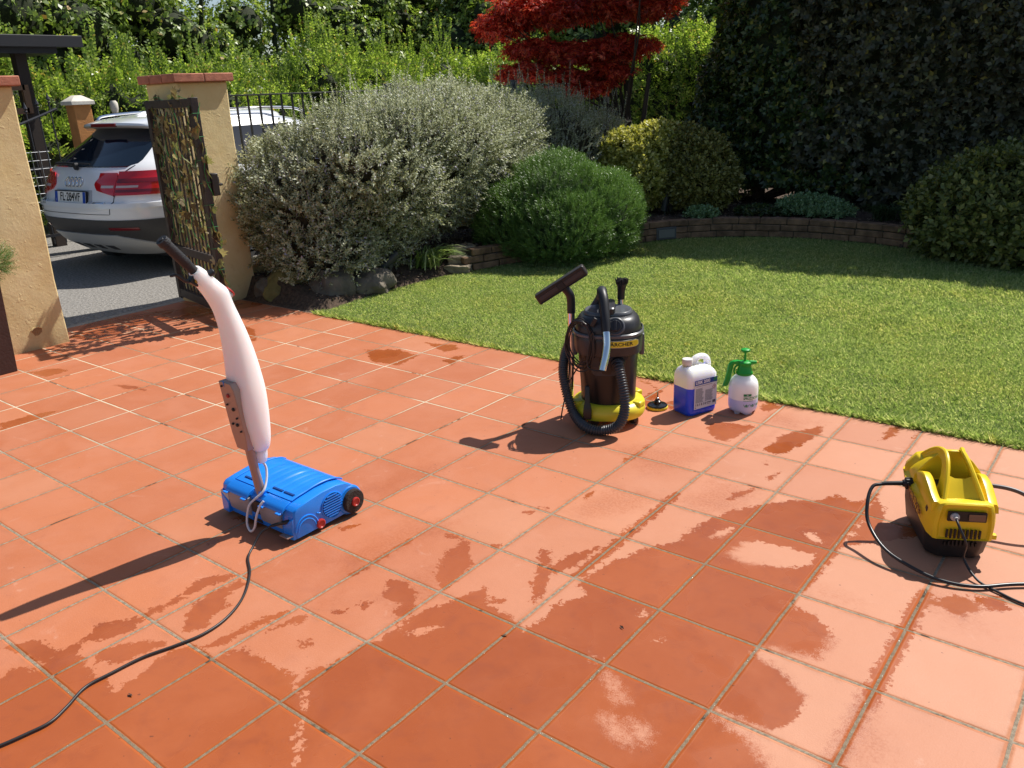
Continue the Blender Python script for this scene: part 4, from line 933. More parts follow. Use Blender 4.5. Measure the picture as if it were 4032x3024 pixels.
spot('dark grey cylinder garden spotlight half hidden in shade behind the rosemary',(-3.62,7.15,.17),(.12,.2,1))
# ================================================================ THE CAR
def make_car():
    t=thing('parked_car','white estate car with dark lower cladding and red rear lamps parked beyond the gate','car',(-7.62,2.15,0),math.radians(4))
    t.scale=(1.07,1.07,1.07)
    m_paint=mat('white_paint',(.82,.83,.85),.28,coat=1,spec=.5); m_clad=mat('grey_cladding',(.050,.050,.052),.55,noise=.1,nscale=60)
    m_glass=mat('car_glass',(.006,.012,.022),.05,spec=.55); m_dark=mat('black_trim',(.012,.012,.013),.5); m_silver=mat('silver_skid',(.55,.55,.54),.42,metal=.2)
    m_lamp=mat('lamp_red',(.55,.006,.010),.12,coat=1,spec=.6); m_lampd=mat('lamp_dark_red',(.16,.004,.006),.15,coat=1); m_lampc=mat('lamp_clear',(.55,.45,.44),.12,coat=1); m_chrome=mat('chrome',(.75,.76,.78),.12,metal=1)
    Z= [.20,.30,.38,.48,.60,.72,.80,.815,.90,1.00,1.06,1.09,1.18,1.28,1.38,1.43]
    YR=[.34,.16,.09,.045,.02,.012,.02,.055,.085,.12,.15,.20,.34,.49,.63,.72]
    HW=[.74,.84,.89,.915,.925,.925,.922,.915,.912,.900,.872,.850,.775,.700,.630,.585]
    YF=[4.5,4.66,4.70,4.72,4.70,4.62,4.45,4.43,4.30,3.75,3.55,3.45,3.2,2.95,2.65,2.45]
    def pr(z): return (float(np.interp(z,Z,YR)),float(np.interp(z,Z,HW)),float(np.interp(z,Z,YF)))
    def halfcurve(z):
        yr,w_,yf=pr(z); A=.66 if z<1.05 else .64; n=3.0
        pts=[]
        for k in range(25):
            ph=PI/2*k/24; pts.append((w_*math.sin(ph)**(2/n),yr+A*(1-math.cos(ph)**(2/n))))
        return pts,yf,w_
    def smap(z):
        pts,yf,w_=halfcurve(z); pts=pts+[(w_,2.2)]; L=[0]
        for a,b in zip(pts[:-1],pts[1:]): L.append(L[-1]+math.hypot(b[0]-a[0],b[1]-a[1]))
        return np.array(L),np.array([p[0] for p in pts]),np.array([p[1] for p in pts])
    cache={}
    def S(s,z):
        k=round(z,4)
        if k not in cache: cache[k]=smap(z)
        L,X,Y=cache[k]; a=abs(s); return Vector(((1 if s>=0 else -1)*float(np.interp(a,L,X)),float(np.interp(a,L,Y)),z))
    def Nn(s,z):
        e=.01; a=S(s+e,z)-S(s-e,z); b=S(s,z+e)-S(s,z-e); n=a.cross(b).normalized()
        return n if n.y<0.3 or n.x*s>0 else -n
    bm=B(); rings=[]
    zs=sorted(set([round(z,3) for z in list(np.linspace(.2,1.43,42))+[.80,.815]]))
    for z in zs:
        pts,yf,w_=halfcurve(z); r=[(x,y,z) for x,y in pts]; yend=pts[-1][1]
        for k in range(1,10): r.append((w_,yend+(yf-.7-yend)*k/10,z))
        for k in range(11):
            ph=PI/2*k/10; r.append((w_*math.cos(ph)**(2/2.6) if k<10 else 0,yf-.7+.7*math.sin(ph)**(2/2.6),z))
        full=r+[(-x,y,zz) for x,y,zz in r[-2:0:-1]]
        rings.append(full)
    top=rings[-1]; yc=1.75
    for k in range(1,8):
        f=math.cos(k/8*PI/2)**.55; z=1.43+.095*math.sin(k/8*PI/2)**.9
        rings.append([(x*f,yc+(y-yc)*(f**.8),z) for x,y,_ in top])
    loft(bm,rings); finish(bm,'body',m_paint,t,smooth=60)
    def patch(name,m,sa,sb,z0,z1,nz=10,ns=24,d=.004,parent=t,depth=.012):
        bm=B(); F=[]
        for j in range(nz+1):
            z=z0+(z1-z0)*j/nz; u=j/nz; a=sa(u) if callable(sa) else sa; b=sb(u) if callable(sb) else sb
            F.append([(a+(b-a)*i/ns,z) for i in range(ns+1)])
        V=[[bm.verts.new(S(s,z)+Nn(s,z)*d) for s,z in r] for r in F]; W_=[[bm.verts.new(S(s,z)-Nn(s,z)*depth) for s,z in r] for r in F]
        for j in range(nz):
            for i in range(ns):
                bm.faces.new((V[j][i],V[j][i+1],V[j+1][i+1],V[j+1][i]))
        def rim(A,C):
            for k in range(len(A)-1): bm.faces.new((A[k],A[k+1],C[k+1],C[k]))
        rim(V[0],W_[0]); rim(V[-1],W_[-1]); rim([r[0] for r in V],[r[0] for r in W_]); rim([r[-1] for r in V],[r[-1] for r in W_])
        return finish(bm,name,m,parent,smooth=50)
    # lower cladding, skid plate with scoops
    patch('lower_cladding',m_clad,-2.6,2.6,.215,.60,12,60,.010)
    sk=patch('skid_plate',m_silver,lambda u:-1.02+.50*u**1.6,lambda u:1.02-.50*u**1.6,.202,.385,8,30,.022)
    for x in (-.28,-.09,.10,.29): patch('scoop',m_clad,lambda u,x=x:x-.040-.02*u,lambda u,x=x:x+.040+.02*u,.255,.295,4,6,.025,sk)
    for s_ in (-1,1):
        patch('bumper_reflector',m_lampd,*( (.50,.80) if s_>0 else (-.80,-.50)),.46,.50,3,12,.014)
    # rear window, black surround
    patch('rear_window',m_glass,lambda u:-(.72-.14*u-.10*max(0,(.12-u)/.12)**2),lambda u:(.72-.14*u-.10*max(0,(.12-u)/.12)**2),1.092,1.415,14,30,.004)
    # side windows
    for s_ in (1,-1):
        patch('side_window',m_glass,*((1.18,3.4) if s_>0 else (-3.4,-1.18)),1.06,1.35,8,20,.004)
    # lamps: inner part on the tailgate and outer part on the wing
    for s_ in (1,-1):
        def L_(f,s_=s_): return (lambda u: s_*f(u))
        inn=lambda u:.33+.20*abs(u-.62)**1.3+ (.17*(.3-u)/.3 if u<.3 else 0)
        a=L_(inn); b=L_(lambda u:.585)
        p=patch('rear_lamp',m_lamp,*( (a,b) if s_>0 else (b,a)),.862,1.06,10,10,.012)
        a=L_(lambda u:.592); b=L_(lambda u:1.16-.10*abs(u-.5)**2*4)
        patch('lamp_wing',m_lamp,*( (a,b) if s_>0 else (b,a)),.872,1.065,10,26,.012,p)
        a=L_(lambda u:.43); b=L_(lambda u:.57); patch('reversing_lens',m_lampc,*((a,b) if s_>0 else (b,a)),.945,.97,3,8,.016,p)
        a=L_(lambda u:.60); b=L_(lambda u:.80); patch('clear_lens',m_lampc,*((a,b) if s_>0 else (b,a)),.945,.967,3,8,.016,p)
        a=L_(lambda u:.60); b=L_(lambda u:1.02); patch('lamp_band',m_lampd,*((a,b) if s_>0 else (b,a)),.992,1.03,3,12,.0155,p)
        a=L_(lambda u:.60); b=L_(lambda u:1.02); patch('lamp_band',m_lampd,*((a,b) if s_>0 else (b,a)),.90,.928,3,12,.0155,p)
    # tailgate shut lines
    for s_ in (1,-1):
        a=lambda u,s_=s_:s_*(.588-.02*(1-u)**2)-.003; b=lambda u,s_=s_:s_*(.588-.02*(1-u)**2)+.003
        patch('shut_line',m_dark,a,b,.66,.875,8,1,.003)
        a=lambda u,s_=s_:s_*(.588+.10*u)-.003; b=lambda u,s_=s_:s_*(.588+.10*u)+.003
        patch('shut_line',m_dark,a,b,1.045,1.10,4,1,.003)
    patch('shut_line',m_dark,-.56,.56,.655,.662,1,30,.003)
    patch('bumper_step',m_paint,-1.2,1.2,.745,.80,3,40,.012)
    # fuel flap on the right wing
    for a_,b_,c_,d_ in ((1.16,1.166,.84,1.0),(1.16,1.36,.835,.841)): patch('flap_line',m_dark,a_,b_,c_,d_,3,3,.003)
    # plate recess and plate
    rec=patch('plate_recess',mat('recess_grey',(.45,.46,.48),.4),lambda u:-.33+.03*u,lambda u:.33-.03*u,.79,.925,5,14,.003)
    def pl(x,y,d): # on the plate plane
        return (x,.066-d+y*.16,.855+y)
    bm=B(); prism(bm,rrect(.535,.135,.012),lambda x,y:pl(x,y-.004,0),lambda x,y:pl(x,y-.004,.018)); fr=finish(bm,'plate_frame',m_dark,t)
    m_pw=mat('plate_white',(.75,.75,.72),.4); m_pb=mat('plate_blue',(.01,.07,.42),.4)
    bm=B(); prism(bm,rrect(.515,.108,.006),lambda x,y:pl(x,y,.018),lambda x,y:pl(x,y,.0205)); finish(bm,'number_plate',m_pw,fr)
    for sx in (-1,1):
        bm=B(); prism(bm,rrect(.042,.106,.004,cx=sx*.235),lambda x,y:pl(x,y,.0205),lambda x,y:pl(x,y,.0215)); finish(bm,'plate_band',m_pb,fr)
    finish(text_bm("FL\u00b7284VF",.112,lambda x,y:pl(x,y+.001,.0222),bold=.0012,sx=.80),'plate_characters',m_dark,fr,smooth=0)
    finish(text_bm("I",.035,lambda x,y:pl(x-.235,y-.03,.0226),sx=.9),'plate_letter',m_pw,fr,smooth=0)
    bm=B(); box(bm,(0,0,0),(.40,.001,.010)); 
    for v in bm.verts: v.co+=Vector(pl(0,-.064,.019))
    finish(bm,'frame_strip',mat('strip_grey',(.3,.32,.36),.5),fr)
    # four rings
    bm=B()
    for k in range(4):
        cx=-.0975+.065*k; P_=[]
        for i in range(21):
            a=2*PI*i/20; x=cx+.043*math.cos(a); z=1.002+.043*math.sin(a); P_.append(S(x,z)+Vector((0,-.012,0)))
        tube(bm,P_,.0058,8,caps=False)
    finish(bm,'ring_emblem',m_chrome,t)
    finish(text_bm("A4",.075,lambda x,y:tuple(S(-.47+x,.80+y)+Vector((0,-.014,0))),bold=.001),'model_badge',m_chrome,t,smooth=0)
    for z,l,h,mm in ((.805,.15,.016,m_chrome),(.775,.11,.026,mat('badge_grey',(.22,.23,.25),.4))):
        patch('trim_badge',mm,.43-l/2+.02*(h>.02),.43+l/2+.02*(h>.02),z-h/2,z+h/2,2,6,.008)
    # spoiler, brake light, wiper, aerial, rails
    bm=B(); rr=[]
    for k in range(17):
        x=-.60+1.2*k/16; b=.16*(abs(x)/.6)**3; w_=1-.1*(abs(x)/.6)**4
        rr.append([(x,yy+b,zz*1.0-.012*(abs(x)/.6)**2-(1-w_)*.2) for yy,zz in ((.90,1.500),(.64,1.480),(.515,1.448),(.505,1.425),(.53,1.398),(.70,1.375),(.9,1.39))])
    loft(bm,rr); sp=finish(bm,'spoiler',m_paint,t,smooth=50)
    bm=B(); box(bm,(0,.515,1.424),(.40,.030,.036)); finish(bm,'brake_light',mat('brake_red',(.20,.012,.015),.3),sp,bevel=.004)
    bm=B(); tube(bm,[(-.02,.155,1.115),(-.10,.14,1.125),(-.33,.155,1.12)],[.018,.012,.009],8); tube(bm,[(-.36,.185,1.125),(.20,.185,1.118)],.008,6); lathe(bm,[(.028,0),(.024,.03),(.012,.035)],12,(0,.175,1.105),Matrix.Rotation(PI/2,3,'X')); finish(bm,'wiper',m_dark,t)
    bm=B(); loft(bm,[[(-.02,1.0,1.505),(.02,1.0,1.505),(.02,.86,1.505),(-.02,.86,1.505)],[(-.004,1.0,1.578),(.004,1.0,1.578),(.002,.955,1.575),(-.002,.955,1.575)]]); finish(bm,'shark_fin_aerial',m_paint,t,smooth=30)
    for s_ in (1,-1):
        bm=B(); tube(bm,catmull([(s_*.55,.78,1.46),(s_*.56,.9,1.51),(s_*.57,1.6,1.535),(s_*.57,2.3,1.515),(s_*.58,2.5,1.47)],6),.014,8); finish(bm,'roof_rail',m_chrome,t)
    bm=B(); box(bm,(0,2.3,.22),(1.5,3.6,.12)); finish(bm,'underbody',m_dark,t)
    # wheels
    for s_ in (1,-1):
        for y in (1.02,3.80):
            Mx=Matrix.Rotation(PI/2,3,'Y'); c=(s_*.80,y,.335)
            arch=B(); lathe(arch,[(.41,-.06),(.41,.133)],36,c,Mx) ; finish(arch,'wheel_arch',m_clad,t)
            b2=B(); lathe(b2,[(.22,-.11),(.30,-.115),(.33,-.09),(.335,-.04),(.335,.04),(.33,.09),(.30,.115),(.22,.11)],40,Vector(c)+Vector((s_*.05,0,0)),Mx); ty=finish(b2,'wheel',mat('tyre_rubber',(.018,.018,.019),.85,bump=.3,bscale=120),t)
            b3=B(); lathe(b3,[(.02,.07),(.06,.085),(.18,.10),(.215,.118),(.225,.10),(.215,.0)],40,Vector(c)+Vector((s_*.05,0,0)),Matrix.Rotation(s_*PI/2,3,'Y')); finish(b3,'rim',m_silver,ty)
            b4=B()
            for k in range(5):
                a=2*PI*k/5; p=Vector(c)+Vector((s_*.155,0,0)); tube(b4,[p,p+Vector((s_*.008,math.cos(a)*.19,math.sin(a)*.19))],[.03,.022],6)
            finish(b4,'spokes',m_silver,ty)
    for s_ in (1,-1):
        bm=B(); box(bm,(s_*1.0,3.2,1.02),(.2,.1,.14)); finish(bm,'door_mirror',m_paint,t,bevel=.03,seg=3)
    zo=[.20,.37,.60,.655,.80,.855,.96,1.045,1.095,1.385,1.43,1.54]; zn=[.19,.39,.54,.59,.68,.74,.83,.905,1.0,1.32,1.355,1.46]
    def adj(o):
        for c in o.children:
            if c.name.split('.')[0] in ('wheel','rim','spokes','wheel_arch'): continue
            for v in c.data.vertices: v.co.z=float(np.interp(v.co.z,zo,zn)) if v.co.z>.2 else v.co.z-.01
            adj(c)
    bpy.context.view_layer.update(); adj(t)
    return t
car=make_car()
# ================================================================ FLOOR CLEANER (blue scrubber)
def cleaner():
    t=thing('floor_scrubber','blue upright roller floor scrubber with a tall white tank handle standing on the tiles','floor cleaner',(-1.58,.10,0))
    m_blue=mat('blue_plastic',(.012,.22,.78),.27,coat=.25,spec=.5,noise=.06,nscale=8); m_blued=mat('blue_dark',(.004,.05,.22),.5)
    m_grey=mat('grey_tank',(.30,.285,.30),.45,noise=.06); m_blk=mat('black_plastic',(.018,.018,.02),.45); m_foam=mat('roller_foam',(.035,.026,.022),.95,bump=1,bscale=150)
    m_white=mat('white_tank',(.90,.85,.84),.32,sss=1.0,spec=.45); m_redp=mat('red_plastic',(.42,.03,.025),.4); m_alu=mat('floor_tinted_metal',(.36,.26,.22),.40,metal=.35)  # bracket metal is browned: the red floor's reflection put into its colour
    # side profile (y,z): -y is the handle side
    prof=[(-.165,.018),(-.172,.05),(-.160,.128),(-.146,.142),(-.10,.150),(-.02,.160),(.05,.160),(.10,.150),(.135,.128),(.15,.10),(.152,.072),(.135,.05),(.09,.02)]
    bm=B(); R_=[]
    xs=[-.236,-.2345,-.230,-.222,-.1,0,.1,.222,.230,.2345,.236]; k_=[.95,.975,.992,1,1,1,1,1,.992,.975,.95]
    for x,k in zip(xs,k_): R_.append([(x,-.005+(y+.005)*k,.016+(z-.016)*k) for y,z in prof])
    loft(bm,R_); 
    body=finish(bm,'housing',m_blue,t,smooth=35)
    # top cover sheet with long flutes
    bm=B(); nX=90; top=[(-.128,.1475),(-.10,.1535),(-.06,.158),(-.02,.1635),(.02,.1655),(.05,.164),(.08,.159),(.105,.151),(.125,.139)]
    tc_=catmull([(0,y,z) for y,z in top],4); V=[]
    for i in range(nX+1):
        x=-.178+.356*i/nX; row=[]
        for p in tc_:
            u=(p.y+.128)/.253; d=0
            for c,wd,a0,a1,dp in ((-.11,.009,.1,.75,.006),(-.055,.008,.12,.8,.007),(-.012,.008,.18,.85,.006),(.03,.009,.15,.9,.009),(.075,.008,.12,.85,.007),(.12,.008,.2,.8,.006),(.15,.006,.1,.7,.004)):
                if a0<u<a1:
                    e=math.sin((u-a0)/(a1-a0)*PI)**.6; d+=dp*e*math.exp(-((x-c-.03*(u-.5))/wd)**2)
            row.append(bm.verts.new((x,p.y,p.z+.003-d)))
        V.append(row)
    for i in range(nX):
        for j in range(len(tc_)-1): bm.faces.new((V[i][j],V[i+1][j],V[i+1][j+1],V[i][j+1]))
    finish(bm,'top_cover',m_blue,t,smooth=60)
    for s in (-1,1):
        bm=B(); tube(bm,[(s*.182,p.y,p.z+.0035) for p in tc_],.0035,6); finish(bm,'cover_ridge',m_blue,t)
    # slots near the handle
    for a,b in ((-.15,-.055),(.035,.095),(.105,.165)):
        bm=B(); box(bm,((a+b)/2,-.100,.157),(b-a,.009,.006)); finish(bm,'slot',m_blued,t)
    # flap lips over the grey tank
    for a,b in ((-.185,-.04),(.05,.185)):
        bm=B(); loft(bm,[[(x,y,z) for y,z in ((-.135,.152),(-.165,.140),(-.178,.128),(-.182,.118),(-.178,.116),(-.17,.124),(-.13,.138))] for x in (a,b)]); finish(bm,'lip',m_blue,t,bevel=.003)
        for x in (a+.012,b-.016): 
            bm=B(); box(bm,(x,-.186,.117),(.028,.016,.006)); finish(bm,'clip',m_blue,t,bevel=.002)
    # grey waste tanks
    for a,b in ((-.175,-.03),(.03,.165)):
        bm=B(); R2=[]
        for x,k in ((a,.9),(a+.008,1),(b-.008,1),(b,.9)):
            R2.append([(x,-.178+.03*(1-k)+dy,z) for dy,z in ((.0,.120*k),(-.002,.09),(.002,.05),(.02,.022),(.06,.02),(.06,.12))])
        loft(bm,R2); finish(bm,'waste_tank',m_grey,t,bevel=.004)
    bm=B(); box(bm,(0,-.16,.07),(.058,.02,.09)); finish(bm,'tank_gap',m_blk,t)
    for s in (-1,1):
        bm=B(); loft(bm,[[(s*.178,-.183,.018),(s*.232,-.176,.014),(s*.232,-.15,.014),(s*.178,-.15,.018)],[(s*.178,-.180,.062),(s*.232,-.176,.10),(s*.232,-.15,.12),(s*.178,-.15,.09)]]); finish(bm,'corner_foot',m_blue,t,bevel=.004)
    bm=B(); box(bm,(.205,-.188,.034),(.05,.028,.004)); finish(bm,'metal_tab',m_alu,t)
    bm=B(); prism(bm,rrect(.05,.045,.004,cx=-.205,cy=.085),lambda x,z:(x,-.1725,z),lambda x,z:(x,-.1745,z)); finish(bm,'sticker',mat('sticker_white',(.55,.52,.50),.5),t)
    # end cheeks: roller disc, fan grille, arches, red caps
    for s in (-1,1):
        Mx=Matrix.Rotation(s*PI/2,3,'Y')
        # raised shell of the cheek
        bm=B(); lathe(bm,[(.062,0),(.062,.012),(.056,.018)],28,(s*.222,.112,.068),Mx); finish(bm,'roller_guard',m_blue,t)
        bm=B(); lathe(bm,[(.050,-.02),(.050,.030),(.046,.034),(.004,.034)],28,(s*.225,.118,.064),Mx); ro=finish(bm,'roller_end',m_foam,t)
        bm=B(); lathe(bm,[(.019,0),(.019,.006),(.015,.008),(.013,.005),(.003,.005)],20,(s*.259,.118,.064),Mx); finish(bm,'roller_cap',m_redp,ro)
        bm=B(); lathe(bm,[(.020,-.01),(.020,.006),(.015,.008),(.013,.005),(.003,.005)],20,(s*.238,-.048,.034),Mx); finish(bm,'wheel_cap',m_redp,t)
        bm=B(); lathe(bm,[(.022,0),(.025,.003),(.022,.004)],20,(s*.230,-.048,.034),Mx,caps=False); finish(bm,'cap_rim',m_blk,t)
        # ventilated disc
        bm=B(); lathe(bm,[(.054,0),(.056,.005),(.052,.007),(.050,.004),(.049,0)],28,(s*.234,.020,.086),Mx,caps=False); finish(bm,'vent_rim',m_blue,t)
        bm=B(); lathe(bm,[(.001,0),(.049,0)],28,(s*.2375,.020,.086),Mx,caps=False); finish(bm,'vent_back',m_blued,t)
        bm=B()
        for k in range(9):
            z=-.042+.0105*k; hw=math.sqrt(max(0,.049**2-z*z)); box(bm,(s*.240,.020,.086+z),(.006,2*hw,.0045))
        finish(bm,'vent_louvres',m_blue,t)
        # half-round arch ribs
        for rr in (.052,.066):
            bm=B(); tube(bm,[(s*.236,-.112+rr*math.cos(a)*.85,.03+rr*math.sin(a)) for a in np.linspace(.1,PI-.25,14)],.0035,6); finish(bm,'arch_rib',m_blue,t)
        bm=B(); tube(bm,catmull([(s*.236,-.06,.085),(s*.237,-.045,.078),(s*.237,-.032,.086)],4),.003,6); finish(bm,'arch_rib',m_blue,t)
    bm=B(); tube(bm,[(-.2,.118,.06),(.2,.118,.06)],.055,24); finish(bm,'roller_brush',m_foam,t)
    bm=B(); box(bm,(0,-.03,.012),(.40,.22,.02)); finish(bm,'base_plate',m_blk,t)
    for x in (-.15,.15):
        bm=B(); lathe(bm,[(.020,-.012),(.020,.012)],16,(x,.03,.020),Matrix.Rotation(PI/2,3,'Y')); finish(bm,'wheel',m_blk,t)
    # pole
    bm=B(); P_=[(0,-.125,.05),(0,-.135,.12),(0,-.150,.25),(0,-.163,.40),(0,-.172,.50)]
    tube(bm,P_,[.024,.023,.021,.021,.021],16,flat=.8); pole=finish(bm,'pole',m_alu,t)
    bm=B(); loft(bm,[rrect(.07,.05,.012)and[(x,y-.13,z) for x,y in rrect(.06,.05,.012)] for z in (.075,.155)]); finish(bm,'pole_socket',m_blue,pole)
    # tank: a swan-neck bottle. rings: (z, y centre, half x, half y)
    ks=[(.318,-.112,.020,.020),(.326,-.115,.036,.034),(.345,-.120,.047,.045),(.38,-.124,.055,.055),(.43,-.128,.060,.063),(.50,-.130,.063,.068),(.57,-.130,.062,.068),(.64,-.132,.057,.063),(.72,-.137,.050,.056),(.80,-.147,.043,.048),(.87,-.162,.037,.042),(.92,-.177,.034,.039),(.96,-.190,.033,.043),(.99,-.212,.032,.037),(1.02,-.235,.029,.033),(1.045,-.253,.026,.029),(1.06,-.262,.022,.022)]
    ks=[(a,b,c_*1.08,d_*(.96 if a<.9 else 1)) for a,b,c_,d_ in ks]; c=catmull([(a,b,0) for a,b,_,_ in ks],3); d=catmull([(a,b,0) for _,_,a,b in ks],3); R_=[]
    for p,q in zip(c,d):
        tilt=min(1,max(0,(p.x-.9)/.16))*.75; ring=[]
        for k in range(28):
            a=2*PI*k/28; n=2.5; ca,sa=math.cos(a),math.sin(a); ex=q.x*abs(ca)**(2/n)*(1 if ca>0 else -1); ey=q.y*abs(sa)**(2/n)*(1 if sa>0 else -1)
            ring.append((ex,p.y+ey*math.cos(tilt),p.x+ey*math.sin(tilt)*.9+.0))
        R_.append(ring)
    bm=B(); loft(bm,R_); tank=finish(bm,'tank',m_white,t,smooth=50)
    # spout filler with red cap on the front of the neck
    bm=B(); v0=Vector((0,-.175,.935)); v1=Vector((0,-.138,.963)); tube(bm,[v0,v0.lerp(v1,.5),v0.lerp(v1,.85)],[.030,.026,.023],16); finish(bm,'filler_neck',m_white,tank)
    bm=B(); tube(bm,[v0.lerp(v1,.85),v1],[.0265,.025],18); finish(bm,'filler_cap',m_redp,tank,bevel=.002)
    # bottom outlet cap
    bm=B(); lathe(bm,[(.012,.262),(.020,.268),(.026,.29),(.028,.325)],18,(0,-.112,0)); finish(bm,'outlet_cap',m_white,tank)
    # bracket plate on the handle side
    bm=B(); P_=[(-.036,.345),(.032,.345),(.042,.41),(.042,.60),(.030,.628),(-.044,.628),(-.044,.41)]
    prism(bm,P_,lambda x,z:(x,-.160-.10*(z-.41),z),lambda x,z:(x,-.194-.10*(z-.41),z)); br=finish(bm,'bracket',m_alu,t,bevel=.003)
    for x,z,r,mm in ((0,.575,.008,m_redp),(-.02,.535,.004,m_blk),(.012,.52,.007,m_blk),(.022,.485,.004,m_blk),(-.015,.455,.005,m_blk),(.012,.455,.007,m_blk),(.027,.43,.004,m_blk),(-.026,.61,.004,m_blk)):
        bm=B(); lathe(bm,[(r,0),(r,.006),(r*.6,.008)],12,(x,-.193-.10*(z-.41),z),Matrix.Rotation(PI/2,3,'X')); finish(bm,'screw',mm,br)
    bm=B(); loft(bm,[[(-.042,-.20,.60),(-.012,-.212,.612),(-.012,-.214,.606),(-.042,-.202,.594)],[(-.042,-.206,.622),(-.008,-.216,.634),(-.008,-.218,.628),(-.042,-.208,.616)]]); finish(bm,'blue_latch',m_blue,br)
    # grip and trigger
    g0=Vector((0,-.245,1.035)); g1=Vector((0,-.362,1.182)); gd_=(g1-g0).normalized()
    bm=B(); tube(bm,[g0,g0+gd_*.02,g0+gd_*.025,g0+gd_*.06,g0+gd_*.065,g0+gd_*.165,g0+gd_*.17,g0+gd_*.19],[.020,.022,.0165,.0165,.0185,.0185,.022,.021],18); tube(bm,[g0+gd_*.188,g0+gd_*.194],[.010,.009],10)
    grip=finish(bm,'grip',mat('grip_rubber',(.022,.022,.026),.6,bump=.4,bscale=200),t,smooth=30)
    bm=B(); tube(bm,[g0+Vector((.012,.018,.0)),g0+Vector((.022,.045,.012))],[.014,.012],12); finish(bm,'knob',m_blk,grip,bevel=.002)
    bm=B(); q0=g0+Vector((0,-.025,-.010)); box(bm,q0,(.026,.035,.03),Matrix.Rotation(-.7,3,'X')); tube(bm,catmull([q0,q0+Vector((0,-.03,.004)),q0+Vector((0,-.06,.03)),q0+Vector((0,-.085,.032))],5),[.008,.005],8); finish(bm,'trigger',m_blk,grip,bevel=.002)
    bm=B(); tube(bm,[q0+Vector((.013,0,.0)),q0+Vector((.018,0,.0))],.007,10); finish(bm,'pivot_screw',mat('brass',(.45,.28,.08),.35,metal=1),grip)
    # clear tube from the tank to the housing
    m_clear=mat('clear_hose',(.72,.68,.68),.25,sss=0)
    bm=B(); tube(bm,catmull([(0,-.112,.268),(.004,-.10,.235),(.02,-.118,.19),(.03,-.15,.155),(-.002,-.19,.115),(-.012,-.205,.07),(-.008,-.215,.03),(.02,-.222,.012),(.045,-.218,.035),(.058,-.21,.085),(.068,-.195,.125),(.075,-.18,.142)],7),.0048,10); finish(bm,'clear_hose',m_clear,t)
    # mains cable with strain relief
    bm=B(); tube(bm,catmull([(.205,-.165,.085),(.18,-.192,.082),(.155,-.215,.074)],5),[.009,.0055],10); finish(bm,'strain_relief',m_blk,t)
    W_=[(.155,-.215,.074),(.132,-.25,.052),(.140,-.295,.020),(.175,-.345,.0065)]+[(x+1.58,y-.10,.0065) for x,y in ((-1.306,-.308),(-1.2,-.411),(-1.141,-.516),(-1.127,-.611),(-1.147,-.697),(-1.178,-.788),(-1.187,-.886),(-1.189,-.963),(-1.15,-1.034),(-1.125,-1.092),(-1.131,-1.15),(-1.15,-1.23),(-1.2,-1.36),(-1.4,-1.7),(-1.5,-2.3))]
    bm=B(); tube(bm,catmull(W_,8),.0045,10); finish(bm,'mains_cable',mat('cable_black',(.022,.020,.021),.42),t)
cleaner()

